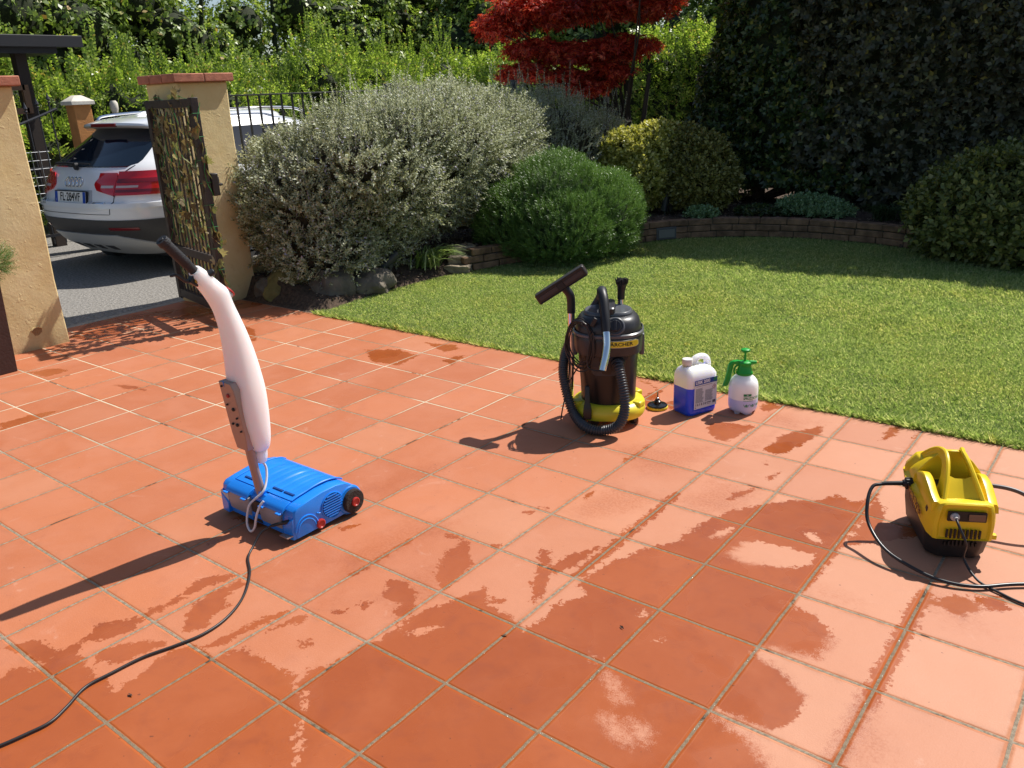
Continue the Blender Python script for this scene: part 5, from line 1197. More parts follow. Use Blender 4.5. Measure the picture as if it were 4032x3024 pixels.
# ================================================================ VACUUM
def vacuum():
    t=thing('wet_dry_vacuum','black drum vacuum cleaner on a yellow wheeled base beside the lawn, hose slung over it','vacuum cleaner',(-1.022,1.676,0),math.radians(31.5))
    m_b=mat('vac_black',(.032,.032,.035),.36,spec=.5,noise=.15,nscale=30); m_bd=mat('vac_drum',(.012,.010,.010),.34,noise=.2,nscale=12); m_y=mat('yellow_plastic',(.72,.60,.03),.35,noise=.06,nscale=10)
    m_h=mat('hose_grey',(.045,.048,.055),.42); m_ch=mat('chrome'); m_rub=mat('black_plastic'); m_g=mat('vac_grey',(.10,.105,.115),.3)
    # base ring, slightly five-sided
    def ringpts(rx,ry,z,n=48,sq=2.5): 
        out=[]
        for k in range(n):
            a=2*PI*k/n; ca,sa=math.cos(a),math.sin(a); out.append((rx*abs(ca)**(2/sq)*(1 if ca>=0 else -1),ry*abs(sa)**(2/sq)*(1 if sa>=0 else -1),z))
        return out
    bm=B(); loft(bm,[ringpts(.165,.165,.045),ringpts(.180,.176,.047),ringpts(.186,.180,.06),ringpts(.186,.180,.088),ringpts(.178,.173,.100),ringpts(.155,.155,.115),ringpts(.146,.146,.118)]); 
    base=finish(bm,'base_ring',m_y,t,smooth=35)
    for a in (-.5,.6,2.2,3.6):
        bm=B(); p=Vector((math.cos(a)*.172,math.sin(a)*.165,.108)); box(bm,p,(.045,.06,.03),Matrix.Rotation(a,3,'Z')); finish(bm,'bumper_pad',m_y,base,bevel=.008)
    for a in (-.55,-2.1,.9,2.3):
        c=Vector((math.cos(a)*.145,math.sin(a)*.145,0)); bm=B(); lathe(bm,[(.012,-.012),(.026,-.011),(.027,0),(.026,.011),(.012,.012)],20,c+Vector((0,0,.027)),Matrix.Rotation(PI/2,3,'Y')@Matrix.Rotation(a,3,'X')); lathe(bm,[(.018,.03),(.02,.06)],12,c); finish(bm,'caster',m_rub,t)
    bm=B(); lathe(bm,[(.132,.07),(.137,.11),(.140,.2),(.146,.30),(.150,.375)],48); finish(bm,'drum',m_bd,t,smooth=40)
    # front plate of the drum with slot and inlet
    bm=B(); prism(bm,rrect(.16,.10,.025,cx=0,cy=.325),lambda x,z:(x,-math.sqrt(.142**2-x*x)-.004,z),lambda x,z:(x*1.02,-math.sqrt(.150**2-x*x)-.010,z)); finish(bm,'front_panel',m_b,t,bevel=.004)
    bm=B(); prism(bm,rrect(.13,.02,.008,cx=.03,cy=.365),lambda x,z:(x,-math.sqrt(.16**2-x*x)+.004,z),lambda x,z:(x,-math.sqrt(.16**2-x*x)-.006,z)); finish(bm,'grip_slot',mat('black_trim',(.012,.012,.013),.5),t)
    bm=B(); lathe(bm,[(.036,.0),(.036,.03),(.029,.035),(.029,.05)],24,(.047,-.13,.342),Matrix.Rotation(math.radians(105),3,'X')); finish(bm,'inlet',m_rub,t)
    # motor head
    def hr(r,z,q=2.6): return ringpts(r*1.02,r,z,56,q)
    bm=B(); loft(bm,[hr(.150,.372),hr(.162,.378),hr(.166,.40),hr(.167,.45),hr(.163,.475),hr(.158,.480),hr(.157,.505),hr(.150,.530),hr(.136,.548),hr(.118,.558),hr(.08,.562)]); head=finish(bm,'motor_head',m_b,t,smooth=40)
    bm=B(); P_=rrect(.30,.24,.10,8); loft(bm,[[(x*k,y*k,z) for x,y in P_] for k,z in ((.78,.552),(.80,.566),(.74,.578),(.70,.576))]); finish(bm,'head_deck',m_g,head,bevel=.003)
    bm=B(); loft(bm,[[(x*k,y*k,z) for x,y in rrect(.07,.20,.025,6)] for k,z in ((1,.57),(1,.597),(.9,.604))]); finish(bm,'carry_handle',m_b,head,bevel=.004)
    # lip under the head, latches
    bm=B(); loft(bm,[hr(.168,.468),hr(.172,.472),hr(.172,.482),hr(.165,.487)],caps=False); finish(bm,'head_rim',m_g,head)
    for a in (.15,PI-.15):
        bm=B(); box(bm,(math.cos(a)*.168,math.sin(a)*.165-.02,.40),(.025,.07,.11),Matrix.Rotation(0,3,'Z')); finish(bm,'latch',m_g,t,bevel=.008,seg=3)
    # rotary switch on the sloped front
    Ms=Matrix.Rotation(math.radians(62),3,'X'); c=Vector((.035,-.142,.525))
    bm=B(); lathe(bm,[(.048,-.02),(.046,.0),(.040,.004),(.034,.0)],32,c,Ms); finish(bm,'switch_bezel',m_g,head)
    bm=B(); lathe(bm,[(.028,-.01),(.028,.012),(.026,.015),(.003,.015)],28,c,Ms); kn=finish(bm,'switch_knob',m_b,head)
    bm=B(); box(bm,c+Ms@Vector((0,0,.02)),(.012,.05,.016),Ms); finish(bm,'switch_ridge',m_b,kn,bevel=.002)
    # name badge
    R0=.172; a0=math.radians(22)
    def bad(x,z,d=0):
        a=a0+x/R0-PI/2; ca,sa=math.cos(a),math.sin(a); R=.1675/((abs(ca/1.02)**2.6+abs(sa)**2.6)**(1/2.6))+.002+d; return (ca*R,sa*R,z)
    bm=B(); nB=24; 
    def band(xa,xb,za,zb,d0,d1,m,name,par):
        bm=B(); r=[]
        for i in range(25):
            x=xa+(xb-xa)*i/24; e=max(0,1-min(i,24-i)/2.0); e=e*.006
            r.append([bad(x,za+e,d0),bad(x,zb-e,d0),bad(x,zb-e,d1),bad(x,za+e,d1)])
        loft(bm,r); return finish(bm,name,m,par,smooth=40)
    bd=band(-.085,.085,.424,.459,-.02,.004,mat('badge_rim',(.5,.47,.36),.4),'name_badge',head)
    band(-.082,.082,.427,.456,.003,.0055,m_y,'badge_face',bd)
    finish(text_bm("K\u00c4RCHER",.024,lambda x,y:bad(x-.012,.4412+y,.0062),bold=.0006,spacing=1.0,sx=1.15),'badge_lettering',mat('badge_ink',(.02,.018,.016),.5),bd,smooth=0)
    # left telescopic tube with floor nozzle
    bm=B(); tube(bm,[(-.198,.05,.085),(-.186,.05,.35),(-.184,.05,.555)],.0175,18); tb_=finish(bm,'suction_tube',m_ch,t)
    bm=B(); tube(bm,catmull([(-.184,.05,.545),(-.184,.05,.60),(-.188,.048,.635),(-.205,.045,.662),(-.222,.04,.682)],6),[.021,.0215],18); finish(bm,'nozzle_elbow',m_rub,t)
    nz=thing_part(t)
    ax=Vector((.237,0,.150)).normalized(); up=Vector((-ax.z,0,ax.x)); c=Vector((-.230,.03,.695)); ny_=Vector((0,1,0))
    bm=B(); fr=[]
    for s in (-.142,-.136,-.10,.10,.136,.142):
        k=.8 if abs(s)>.14 else 1; fr.append([tuple(c+ax*s+up*a*k+ny_*b*k) for a,b in ((-.028,-.028),(.026,-.030),(.030,.012),(.012,.030),(-.014,.030),(-.030,.012))])
    loft(bm,fr); noz=finish(bm,'floor_nozzle',mat('nozzle_brown_black',(.030,.022,.020),.45),t,bevel=.003)
    for s0,s1 in ((-.125,-.02),(.02,.125)):
        bm=B(); box(bm,c+ax*((s0+s1)/2)+up*.0-ny_*.031,(abs(s1-s0),.006,.020),Matrix(((ax.x,0,up.x),(0,1,0),(ax.z,0,up.z)))); finish(bm,'nozzle_lip',mat('nozzle_dark',(.055,.04,.036),.6),noz)
    bm=B(); box(bm,c-ny_*.0315,(.035,.008,.03),Matrix(((ax.x,0,up.x),(0,1,0),(ax.z,0,up.z)))); finish(bm,'nozzle_mouth',mat('black_trim'),noz)
    for s_ in (-1,1):
        bm=B(); tube(bm,[tuple(c+ax*(-.132)+up*(.024*s_)-ny_*.032),tuple(c+ax*.132+up*(.024*s_)-ny_*.032)],.003,6); finish(bm,'squeegee_strip',m_rub,noz)
    # rear tube with round brush
    bm=B(); tube(bm,[(.066,.10,.08),(.064,.10,.615)],.0175,18); finish(bm,'suction_tube',m_ch,t)
    bm=B(); tube(bm,[(.064,.10,.60),(.065,.10,.64),(.067,.10,.662),(.068,.098,.682)],[.0185,.019,.022,.027],18); br=finish(bm,'brush_nozzle',m_rub,t)
    bm=B(); rs=random.Random(2)
    for k in range(120):
        a=rs.uniform(0,6.3); r=rs.uniform(.004,.027); p=Vector((.068+math.cos(a)*r,.098+math.sin(a)*r,.675)); tube(bm,[p,p+Vector((math.cos(a)*.006,math.sin(a)*.006,rs.uniform(.018,.034)))],.0022,4)
    finish(bm,'bristles',mat('bristle_black',(.03,.028,.03),.8),br)
    # corrugated hose
    H_=catmull([(.047,-.150,.348),(.052,-.180,.330),(.066,-.215,.27),(.077,-.24,.20),(.076,-.25,.12),(.045,-.25,.055),(-.030,-.24,.026),(-.110,-.215,.034),(-.168,-.15,.075),(-.200,-.10,.143),(-.222,-.05,.224),(-.226,.0,.285),(-.212,.06,.345),(-.17,.125,.42),(-.10,.165,.50),(-.045,.14,.585),(-.030,.06,.640),(-.030,.0,.664),(-.029,-.04,.662),(-.024,-.075,.645)],30)
    L=0; pts=[H_[0]]; 
    # resample evenly at quarter pitch
    pitch=.0125; st=pitch/4; acc=0
    for a,b in zip(H_[:-1],H_[1:]):
        d=(b-a).length; u=st-acc
        while u<=d: pts.append(a.lerp(b,u/d)); u+=st
        acc=(acc+d)%st
    rad=[.0195+.0060*[0,1,1,0][i%4] for i in range(len(pts))]
    bm=B(); tube(bm,pts,rad,20); finish(bm,'corrugated_hose',m_h,t,smooth=70)
    bm=B(); tube(bm,[(.046,-.148,.35),(.053,-.184,.326)],[.026,.024],20); finish(bm,'hose_cuff',m_rub,t,bevel=.002)
    # curved hand grip and chrome bend
    bm=B(); tube(bm,catmull([(-.030,-.005,.668),(-.028,-.045,.664),(-.021,-.08,.642),(-.016,-.115,.60),(-.012,-.145,.555),(-.008,-.170,.505)],6),[.0255,.0225],20); finish(bm,'hose_handle',m_rub,t)
    bm=B(); tube(bm,catmull([(-.0095,-.165,.515),(-.007,-.178,.485),(-.006,-.195,.44),(-.013,-.215,.39),(-.026,-.235,.335)],6),.0200,20,caps=False); 
    tube(bm,catmull([(-.0095,-.165,.515),(-.006,-.195,.44),(-.026,-.2352,.3345)],6),.0182,20,caps=False); finish(bm,'chrome_bend',m_ch,t,recalc=False)
    # crevice tool parked on the base
    bm=B(); loft(bm,[[(-.102+a,-.175+b+dy,z) for a,b in ((-.02*k,-.016*k),(.02*k,-.016*k),(.02*k,.016*k),(-.02*k,.016*k))] for k,z,dy in ((1,.062,0),(1.05,.10,0),(.85,.13,.004),(.62,.15,.006),(.55,.225,.012),(.35,.232,.013))]); finish(bm,'crevice_tool',mat('vac_drum'),t,bevel=.004)
    # mains cable coiled on the left of the head
    rs=random.Random(6); c0=Vector((-.135,-.11,.43)); P_=[(-.065,-.13,.545),(-.075,-.15,.53)]
    for k in range(5*12):
        a=2*PI*k/12+1.2; j=k//12; rx=.062+.012*math.sin(j*2.1); rz_=.115+.014*math.cos(j*1.7)
        P_.append((c0.x+rx*math.cos(a)+.006*rs.uniform(-1,1),c0.y-.045*math.cos(a)*1.0-.006*j,c0.z+rz_*math.sin(a)+.01*math.sin(j)))
    P_+= [(-.10,-.17,.335),(-.02,-.185,.315),(.0,-.17,.325)]
    bm=B(); tube(bm,catmull(P_,4),.0036,8); 
    tube(bm,catmull([(-.12,-.16,.37),(-.185,-.13,.25),(-.205,-.14,.19),(-.225,-.16,.11),(-.235,-.16,.05)],6),.0036,8); tube(bm,catmull([(-.19,-.1,.36),(-.195,-.06,.25),(-.20,-.05,.15)],6),.0036,8)
    finish(bm,'mains_cable',mat('cable_black'),t)
    bm=B(); box(bm,(-.068,-.152,.55),(.022,.02,.045),Matrix.Rotation(.5,3,'Y')); finish(bm,'cable_plug',m_rub,t,bevel=.004)
def thing_part(t): return None
vacuum()

# ================================================================ BACKING PAD
def pad():
    t=thing('polishing_pad','small black and yellow drill backing pad with a steel shaft lying between vacuum and canister','backing pad',(-.874,1.925,0))
    bm=B(); lathe(bm,[(.05,.0),(.054,.002),(.056,.008),(.054,.014),(.051,.015)],40); finish(bm,'yellow_foam',mat('pad_yellow',(.78,.62,.04),.6,noise=.1,nscale=40),t)
    bm=B(); lathe(bm,[(.052,.0145),(.053,.018),(.049,.022),(.030,.025),(.020,.027),(.018,.040),(.013,.043),(.012,.050),(.003,.050)],40); finish(bm,'black_disc',mat('gloss_black',(.012,.012,.013),.18),t,smooth=35)
    bm=B(); lathe(bm,[(.0075,.049),(.0075,.058),(.0042,.060),(.0042,.088),(.003,.09)],6,); finish(bm,'shaft',mat('steel',(.45,.45,.46),.3,metal=1),t,smooth=20)
pad()

# ================================================================ CANISTER with blue liquid
def canister():
    t=thing('detergent_canister','white plastic canister half full of blue detergent, with a label and screw cap','canister',(-.700,2.000,0),math.radians(68))
    m_p=bpy.data.materials.new('milky_plastic'); m_p.use_nodes=True; b=m_p.node_tree.nodes['Principled BSDF']; b.inputs['Base Color'].default_value=(.80,.81,.84,1); b.inputs['Roughness'].default_value=.3
    # the liquid shows through the thin wall: the wall itself is tinted below the level, with a thin darker meniscus
    n=m_p.node_tree; G=NT(m_p); tc=n.nodes.new('ShaderNodeTexCoord'); s=n.nodes.new('ShaderNodeSeparateXYZ'); n.links.new(tc.outputs['Object'],s.inputs[0])
    lv=G.ramp(s.outputs[2],.1475,.1505); c=G.mix(lv,(.015,.085,.82),(.93,.93,.95)); n.links.new(c,b.inputs['Base Color'])
    b.inputs['Subsurface Weight'].default_value=1; b.inputs['Subsurface Radius'].default_value=(.05,.05,.07); b.inputs['Subsurface Scale'].default_value=1
    W_,D_=.195,.135
    def rr(k,z,dx=0,w=None): return [(x+dx,y,z) for x,y in rrect((w or W_)*k,D_*k,.028*k,6)]
    bm=B(); loft(bm,[rr(.90,0),rr(.97,.006),rr(1,.016),rr(1,.10),rr(1,.145),rr(1,.19),rr(1,.205),
        [(x*.93-.004,y*.9,.222) for x,y,_ in rr(1,0)],[(x*.80-.010,y*.72,.240) for x,y,_ in rr(1,0)],[(x*.60-.02,y*.46,.252) for x,y,_ in rr(1,0)],[(x*.4-.03,y*.28,.256) for x,y,_ in rr(1,0)]])
    body=finish(bm,'tank',m_p,t,smooth=60)
    # neck, cap
    bm=B(); lathe(bm,[(.026,.235),(.024,.262),(.024,.268)],24,(-.055,0,0)); finish(bm,'neck',m_p,t)
    bm=B(); lathe(bm,[(.026,.263),(.027,.266),(.027,.288),(.0255,.291),(.002,.291)],28,(-.055,0,0)); cp=finish(bm,'screw_cap',mat('cap_white',(.74,.70,.66),.45),t,smooth=30)
    # handle: arch from behind the neck to the far shoulder
    bm=B(); P_=catmull([(-.026,0,.225),(-.022,0,.258),(-.002,0,.282),(.034,0,.289),(.066,0,.276),(.079,0,.245),(.078,0,.195)],7)
    n_=len(P_); tube(bm,P_,[.0185-.003*math.sin(PI*i/(n_-1)) for i in range(n_)],18,flat=1.25); finish(bm,'handle',m_p,t,smooth=60)
    bm=B(); loft(bm,[[(x*k+.045,y*k,z) for x,y in rrect(.10,.10,.03,5)] for k,z in ((1,.20),(.95,.218),(.8,.230),(.5,.236))]); finish(bm,'shoulder',m_p,t,smooth=60)
    # label on the long side facing the camera-right: wraps slightly
    yl=-D_/2-.0012
    def lab(x,z,d=0): return (x,yl-d,z)
    cx=.012; lw=.150; z0,z1=.035,.190
    m_lab=mat('label_paper',(.70,.69,.70),.5)
    bm=B(); prism(bm,[(cx-lw/2,z0),(cx+lw/2,z0),(cx+lw/2,z1),(cx-lw/2,z1)],lambda x,z:lab(x,z,-.0005),lambda x,z:lab(x,z,.0006)); lb=finish(bm,'label',m_lab,t)
    bm=B(); prism(bm,[(cx-lw/2,.163),(cx+lw/2,.163),(cx+lw/2,z1),(cx-lw/2,z1)],lambda x,z:lab(x,z,.0006),lambda x,z:lab(x,z,.0012)); finish(bm,'label_band',mat('label_blue',(.015,.06,.30),.45),lb)
    finish(text_bm("UBIK 2000",.0235,lambda x,y:lab(cx-lw/2+.005+x,.1765+y,.0018),bold=.0008,align='LEFT',sx=.92),'product_lettering',mat('ink_white',(.8,.8,.82),.5),lb,smooth=0)
    m_ink=mat('ink_grey',(.16,.15,.17),.6); m_inkr=mat('ink_red',(.42,.10,.10),.6); m_inkg=mat('ink_green',(.02,.25,.14),.6)
    bm=B(); rs=random.Random(4)
    z=.156
    while z>.152: box(bm,lab(cx-.012,z,.001),(.105,.0008,.0016)); z-=.004
    for col_,(xa,xb) in enumerate(((cx-.068,cx-.012),(cx-.004,cx+.050))):
        z=.144 if col_==0 else .128
        while z>.068: 
            l=(xb-xa)*rs.uniform(.75,1); box(bm,lab(xa+l/2,z,.001),(l,.0008,.0011)); z-=.0034
    for k in range(18): box(bm,lab(cx+.048+k*.0011,.058,.001),(.0005,.0008,.014))
    finish(bm,'label_small_print',m_ink,lb,smooth=0)
    bm=B()
    for k in range(6):
        x=cx-.064+k*.0125; box(bm,lab(x,.056,.001),(.0035+.003*(k%2),.0008,.010)); box(bm,lab(x,.063,.001),(.003,.0008,.0028))
    box(bm,lab(cx+.022,.059,.001),(.030,.0008,.0045)); box(bm,lab(cx+.022,.051,.001),(.024,.0008,.0020))
    finish(bm,'label_pictograms',m_ink,lb,smooth=0)
    bm=B()
    def dia(s,d): return [(cx+.056+a*s,.138+b*s) for a,b in ((1,0),(0,1),(-1,0),(0,-1))]
    o_,i_=dia(.0145,0),dia(.0118,0)
    for k in range(4):
        vs=[bm.verts.new(lab(*p,.0012)) for p in (o_[k],o_[(k+1)%4],i_[(k+1)%4],i_[k])]; bm.faces.new(vs)
    box(bm,lab(cx+.056,.140,.001),(.004,.0008,.009)); box(bm,lab(cx+.056,.1325,.001),(.004,.0008,.003))
    finish(bm,'hazard_diamond',m_inkr,lb,smooth=0)
    bm=B()
    for dx,dz in ((0,.006),(-.006,-.001),(.006,-.001)): lathe(bm,[(.0058,0),(.0058,.0008)],14,lab(cx+.060+dx,.1775+dz,.0015),Matrix.Rotation(PI/2,3,'X'))
    box(bm,lab(cx+.060,.169,.002),(.0018,.0008,.012)); finish(bm,'clover_emblem',m_inkg,lb,smooth=0)
    finish(text_bm("5L",.010,lambda x,y:lab(cx-.066+x,.0425+y,.0014),bold=.0003),'volume_mark',m_ink,lb,smooth=0)
canister()

# ================================================================ HAND SPRAYER
def sprayer():
    t=thing('pump_sprayer','white two-litre pump sprayer with green head, standing at the lawn edge','sprayer',(-.487,2.120,0),math.radians(28))
    t.scale=(1.12,1.12,1.0)
    m_g=mat('green_plastic',(.012,.34,.035),.35); m_p=bpy.data.materials.new('milky_bottle'); m_p.use_nodes=True
    n=m_p.node_tree; b=n.nodes['Principled BSDF']; G=NT(m_p); tc=n.nodes.new('ShaderNodeTexCoord'); s=n.nodes.new('ShaderNodeSeparateXYZ'); n.links.new(tc.outputs['Object'],s.inputs[0])
    c=G.mix(G.ramp(s.outputs[2],.0785,.081),(.60,.64,.88),(.90,.90,.90)); n.links.new(c,b.inputs['Base Color']); b.inputs['Roughness'].default_value=.38
    b.inputs['Subsurface Weight'].default_value=1; b.inputs['Subsurface Radius'].default_value=(.06,.06,.06); b.inputs['Subsurface Scale'].default_value=1
    prof=[(.030,.012),(.048,.010),(.058,.016),(.064,.030),(.0655,.06),(.0655,.125),(.0645,.145),(.060,.165),(.050,.182),(.038,.194),(.030,.200),(.027,.206)]
    c_=catmull([(a,z,0) for a,z in prof],4); bm=B(); R_=[]
    for p in c_:
        R_.append([( p.x*math.cos(2*PI*k/60), p.x*math.sin(2*PI*k/60), p.y-(.014*max(0,math.cos(2.5*2*PI*k/60))**2 if p.y<.018 else (.010*max(0,math.cos(2.5*2*PI*k/60))**2*max(0,(.03-p.y)/.012) if p.y<.03 else 0))) for k in range(60)])
    loft(bm,R_); finish(bm,'bottle',m_p,t,smooth=60)
    for k in range(5):
        a=2*PI*k/5+.3; bm=B(); lathe(bm,[(.012,0),(.014,.006),(.016,.02)],12,(math.cos(a)*.044,math.sin(a)*.044,0)); finish(bm,'foot',m_p,t)
    bm=B(); lathe(bm,[(.034,.200),(.036,.203),(.036,.212),(.033,.216),(.031,.232),(.028,.238),(.027,.250),(.024,.253)],32); hd=finish(bm,'collar',m_g,t,smooth=30)
    bm=B()
    for k in range(24): box(bm,(math.cos(2*PI*k/24)*.0362,math.sin(2*PI*k/24)*.0362,.2075),(.002,.003,.008),Matrix.Rotation(2*PI*k/24,3,'Z'))
    finish(bm,'collar_grip',m_g,hd)
    bm=B(); lathe(bm,[(.028,.25),(.030,.254),(.029,.266),(.020,.270),(.010,.272)],28); box(bm,(-.03,0,.262),(.05,.022,.018)); tube(bm,[(.02,0,.262),(.052,0,.264)],[.013,.008],14); finish(bm,'pump_head',m_g,t,bevel=.003,smooth=35)
    bm=B(); tube(bm,[(.050,0,.264),(.060,0,.265)],.0045,10); finish(bm,'nozzle_tip',mat('nozzle_yellow',(.65,.48,.10),.4),t)
    # grip hanging down at the back, with trigger
    bm=B(); R2=[]
    for x,z,wx,wy in ((-.035,.272,.012,.013),(-.052,.266,.013,.012),(-.062,.247,.013,.012),(-.067,.21,.0125,.012),(-.073,.170,.0135,.012),(-.080,.145,.013,.011),(-.083,.136,.010,.010)):
        R2.append([(x+wx*ca,wy*sa,z) for ca,sa in ((math.cos(2*PI*k/14),math.sin(2*PI*k/14)) for k in range(14))])
    loft(bm,R2); finish(bm,'grip',m_g,t,smooth=50)
    bm=B(); tube(bm,catmull([(-.03,0,.25),(-.042,0,.236),(-.046,0,.215),(-.042,0,.20)],4),[.005,.0035],8); finish(bm,'trigger',m_g,t)
    bm=B(); tube(bm,[(0,0,.268),(0,0,.315)],[.0065,.0045],12); lathe(bm,[(.005,.312),(.012,.320),(.019,.322),(.021,.326),(.020,.332),(.012,.336),(.002,.337)],24); finish(bm,'pump_plunger',m_g,t,smooth=35)
    # printing wrapped on the bottle
    Rb=.0662; A0=math.radians(24)-PI/2
    def cyl(x,z,d=0): a=A0+x/Rb; return (math.cos(a)*(Rb+d),math.sin(a)*(Rb+d),z)
    m_ink=mat('ink_print_green',(.012,.22,.07),.5); wp=mat('ink_white')
    bm=B(); r=[[cyl(-.032+.036*i/8,.104,-.004),cyl(-.032+.036*i/8,.116,-.004),cyl(-.032+.036*i/8,.116,.0003),cyl(-.032+.036*i/8,.104,.0003)] for i in range(9)]; loft(bm,r); p2=finish(bm,'volume_box',m_ink,t,smooth=0)
    finish(text_bm("2L",.010,lambda x,y:cyl(-.014+x,.110+y,.0006),bold=.0002),'volume_lettering',wp,p2,smooth=0)
    finish(text_bm("SPRUZZATORE",.0185,lambda x,y:cyl(-.032+x,.0925+y,.0004),bold=.0006,align='LEFT',sx=.66),'product_lettering',m_ink,t,smooth=0)
    finish(text_bm("Cod. 00-SP002-2L",.0062,lambda x,y:cyl(-.032+x,.079+y,.0004),bold=.0002,align='LEFT'),'small_lettering',m_ink,t,smooth=0)
    for k in range(4):
        x0=-.018+k*.030; bm=B()
        vs=[bm.verts.new(cyl(x0+a,.054+b,.0004)) for a,b in ((-.015,.008),(.015,.008),(.007,-.008),(-.007,-.008))]; 
        vi=[bm.verts.new(cyl(x0+a,.054+b,.0004)) for a,b in ((-.012,.0062),(.012,.0062),(.0055,-.0062),(-.0055,-.0062))]
        for i in range(4):
            if i!=0: bm.faces.new((vs[i],vs[(i+1)%4],vi[(i+1)%4],vi[i]))
        for dx,dz in ((0,.004),(-.004,0),(.004,0),(0,-.0035)):
            q=[bm.verts.new(cyl(x0+dx+.003*math.cos(a),.054+dz+.003*math.sin(a),.0005)) for a in np.linspace(0,2*PI,9)[:-1]]; bm.faces.new(q)
        finish(bm,'print_symbol',m_ink,t,smooth=0)
sprayer()

# ================================================================ PRESSURE WASHER
def washer():
    t=thing('pressure_washer','yellow and black electric pressure washer with black hose lying on wet tiles','pressure washer',(.628,1.325,0),math.radians(27))
    t.scale=(1.04,1.04,1.0)
    m_y=mat('washer_yellow',(.80,.57,.015),.34,noise=.05,nscale=10,bump=.04,bscale=160); m_b=mat('washer_black',(.020,.018,.018),.5,noise=.2,nscale=40); m_d=mat('black_trim')
    def sec(pts): return pts
    # lower black tub: plan outline per height; chamfered front corners, deeper at the sides towards the back
    def plan(w,l,ch,z,y0=0): return [(-w+ch,-l+y0,z),(w-ch,-l+y0,z),(w,-l+ch+y0,z),(w,l-ch+y0,z),(w-ch,l+y0,z),(-w+ch,l+y0,z),(-w,l-ch+y0,z),(-w,-l+ch+y0,z)]
    bm=B(); loft(bm,[plan(.086,.150,.03,.004),plan(.094,.160,.035,.018),plan(.103,.170,.035,.09),plan(.106,.175,.035,.18),plan(.10,.17,.035,.22)]); finish(bm,'lower_tub',m_b,t,bevel=.006)
    # yellow shell: lofted sections along y (front -y). each section: (y, half width bottom, z bottom, half width top, z shoulder, z top)
    secs=[(-.178,.072,.098,.066,.195,.222),(-.186,.080,.094,.072,.198,.226),(-.180,.090,.094,.080,.202,.230),(-.150,.103,.100,.090,.206,.228),(-.10,.110,.115,.094,.20,.216),(-.04,.118,.145,.096,.20,.212),(.03,.123,.178,.096,.205,.222),(.10,.122,.185,.090,.212,.240),(.15,.114,.19,.080,.205,.232),(.178,.100,.19,.064,.195,.215)]
    R_=[]
    for y,wb,zb,wt,zs,zt in secs:
        R_.append([(-wb,y,zb),(-wb-.002,y,(zb+zs)/2),(-wb+.002,y,zs-.012),(-wt,y,zt-.006),(-wt+.015,y,zt),(wt-.015,y,zt),(wt,y,zt-.006),(wb-.002,y,zs-.012),(wb+.002,y,(zb+zs)/2),(wb,y,zb)])
    bm=B(); loft(bm,R_); sh=finish(bm,'yellow_shell',m_y,t,smooth=50,bevel=.004)
    # raised shoulder humps along each side
    for s in (-1,1):
        c=catmull([(s*.083,-.165,.225),(s*.086,-.13,.238),(s*.088,-.075,.262),(s*.088,-.03,.268),(s*.088,.02,.25),(s*.088,.06,.225)],6); n_=len(c)
        bm=B(); R2=[]
        for i,p in enumerate(c):
            w_=.018; R2.append([(p.x+dx,p.y,z) for dx,z in ((-w_,.19),(-w_,p.z-.008),(-w_+.007,p.z),(w_-.007,p.z-.002),(w_,p.z-.012),(w_+.003,.19))])
        loft(bm,R2); finish(bm,'shoulder_hump',m_y,t,smooth=50)
    # rear bulge with the outlet
    bm=B(); R3=[]
    for y,k in ((.05,.5),(.08,.85),(.12,1),(.155,.9),(.185,.6)):
        R3.append([(x*k,y,.195+(z)*k) for x,z in ((-.118,-.01),(-.118,.03),(-.085,.075),(-.03,.088),(.03,.088),(.085,.075),(.118,.03),(.118,-.01))])
    loft(bm,R3); finish(bm,'rear_bulge',m_y,t,smooth=50,bevel=.004)
    # carrying handle: two arched fins joined by a grip, hollow between
    def arch(s):
        out=[]
        outer=catmull([(-.150,.222),(-.115,.262),(-.075,.305),(-.035,.330),(.005,.338),(.045,.330),(.085,.303),(.12,.262),(.145,.222)],6)if False else None
    fo=[(y,z) for y,z,_ in [tuple(v) for v in catmull([(-.155,.215,0),(-.125,.250,0),(-.085,.292,0),(-.045,.322,0),(.0,.336,0),(.045,.330,0),(.090,.300,0),(.130,.255,0),(.155,.215,0)],5)]]
    fi=[(y,z) for y,z,_ in [tuple(v) for v in catmull([(-.070,.215,0),(-.065,.245,0),(-.050,.275,0),(-.025,.300,0),(.005,.310,0),(.040,.304,0),(.070,.280,0),(.095,.245,0),(.105,.215,0)],5)]]
    for s in (-1,1):
        bm=B(); n_=len(fo)
        def X(z,e,y=0): 
            k=(z-.215)/.121; return s*(.062-.034*k+e*.005+.024*max(0,y/.155))
        for k in range(n_-1):
            for e in (0,): pass
        A=[[bm.verts.new((X(z,-1,y),y,z)) for y,z in fo],[bm.verts.new((X(z,1,y),y,z)) for y,z in fo],[bm.verts.new((X(z,1,y),y,z)) for y,z in fi],[bm.verts.new((X(z,-1,y),y,z)) for y,z in fi]]
        for k in range(n_-1):
            for i in range(4): a,b=A[i],A[(i+1)%4]; bm.faces.new((a[k],a[k+1],b[k+1],b[k]))
        for k in (0,n_-1): bm.faces.new([A[i][k] for i in range(4)])
        fin=finish(bm,'handle_fin',m_y,t,smooth=50)
        bm=B(); c=[(X(z,0,y),y,z) for y,z in fo]; tube(bm,c,.0075,8); finish(bm,'fin_edge',m_y,fin)
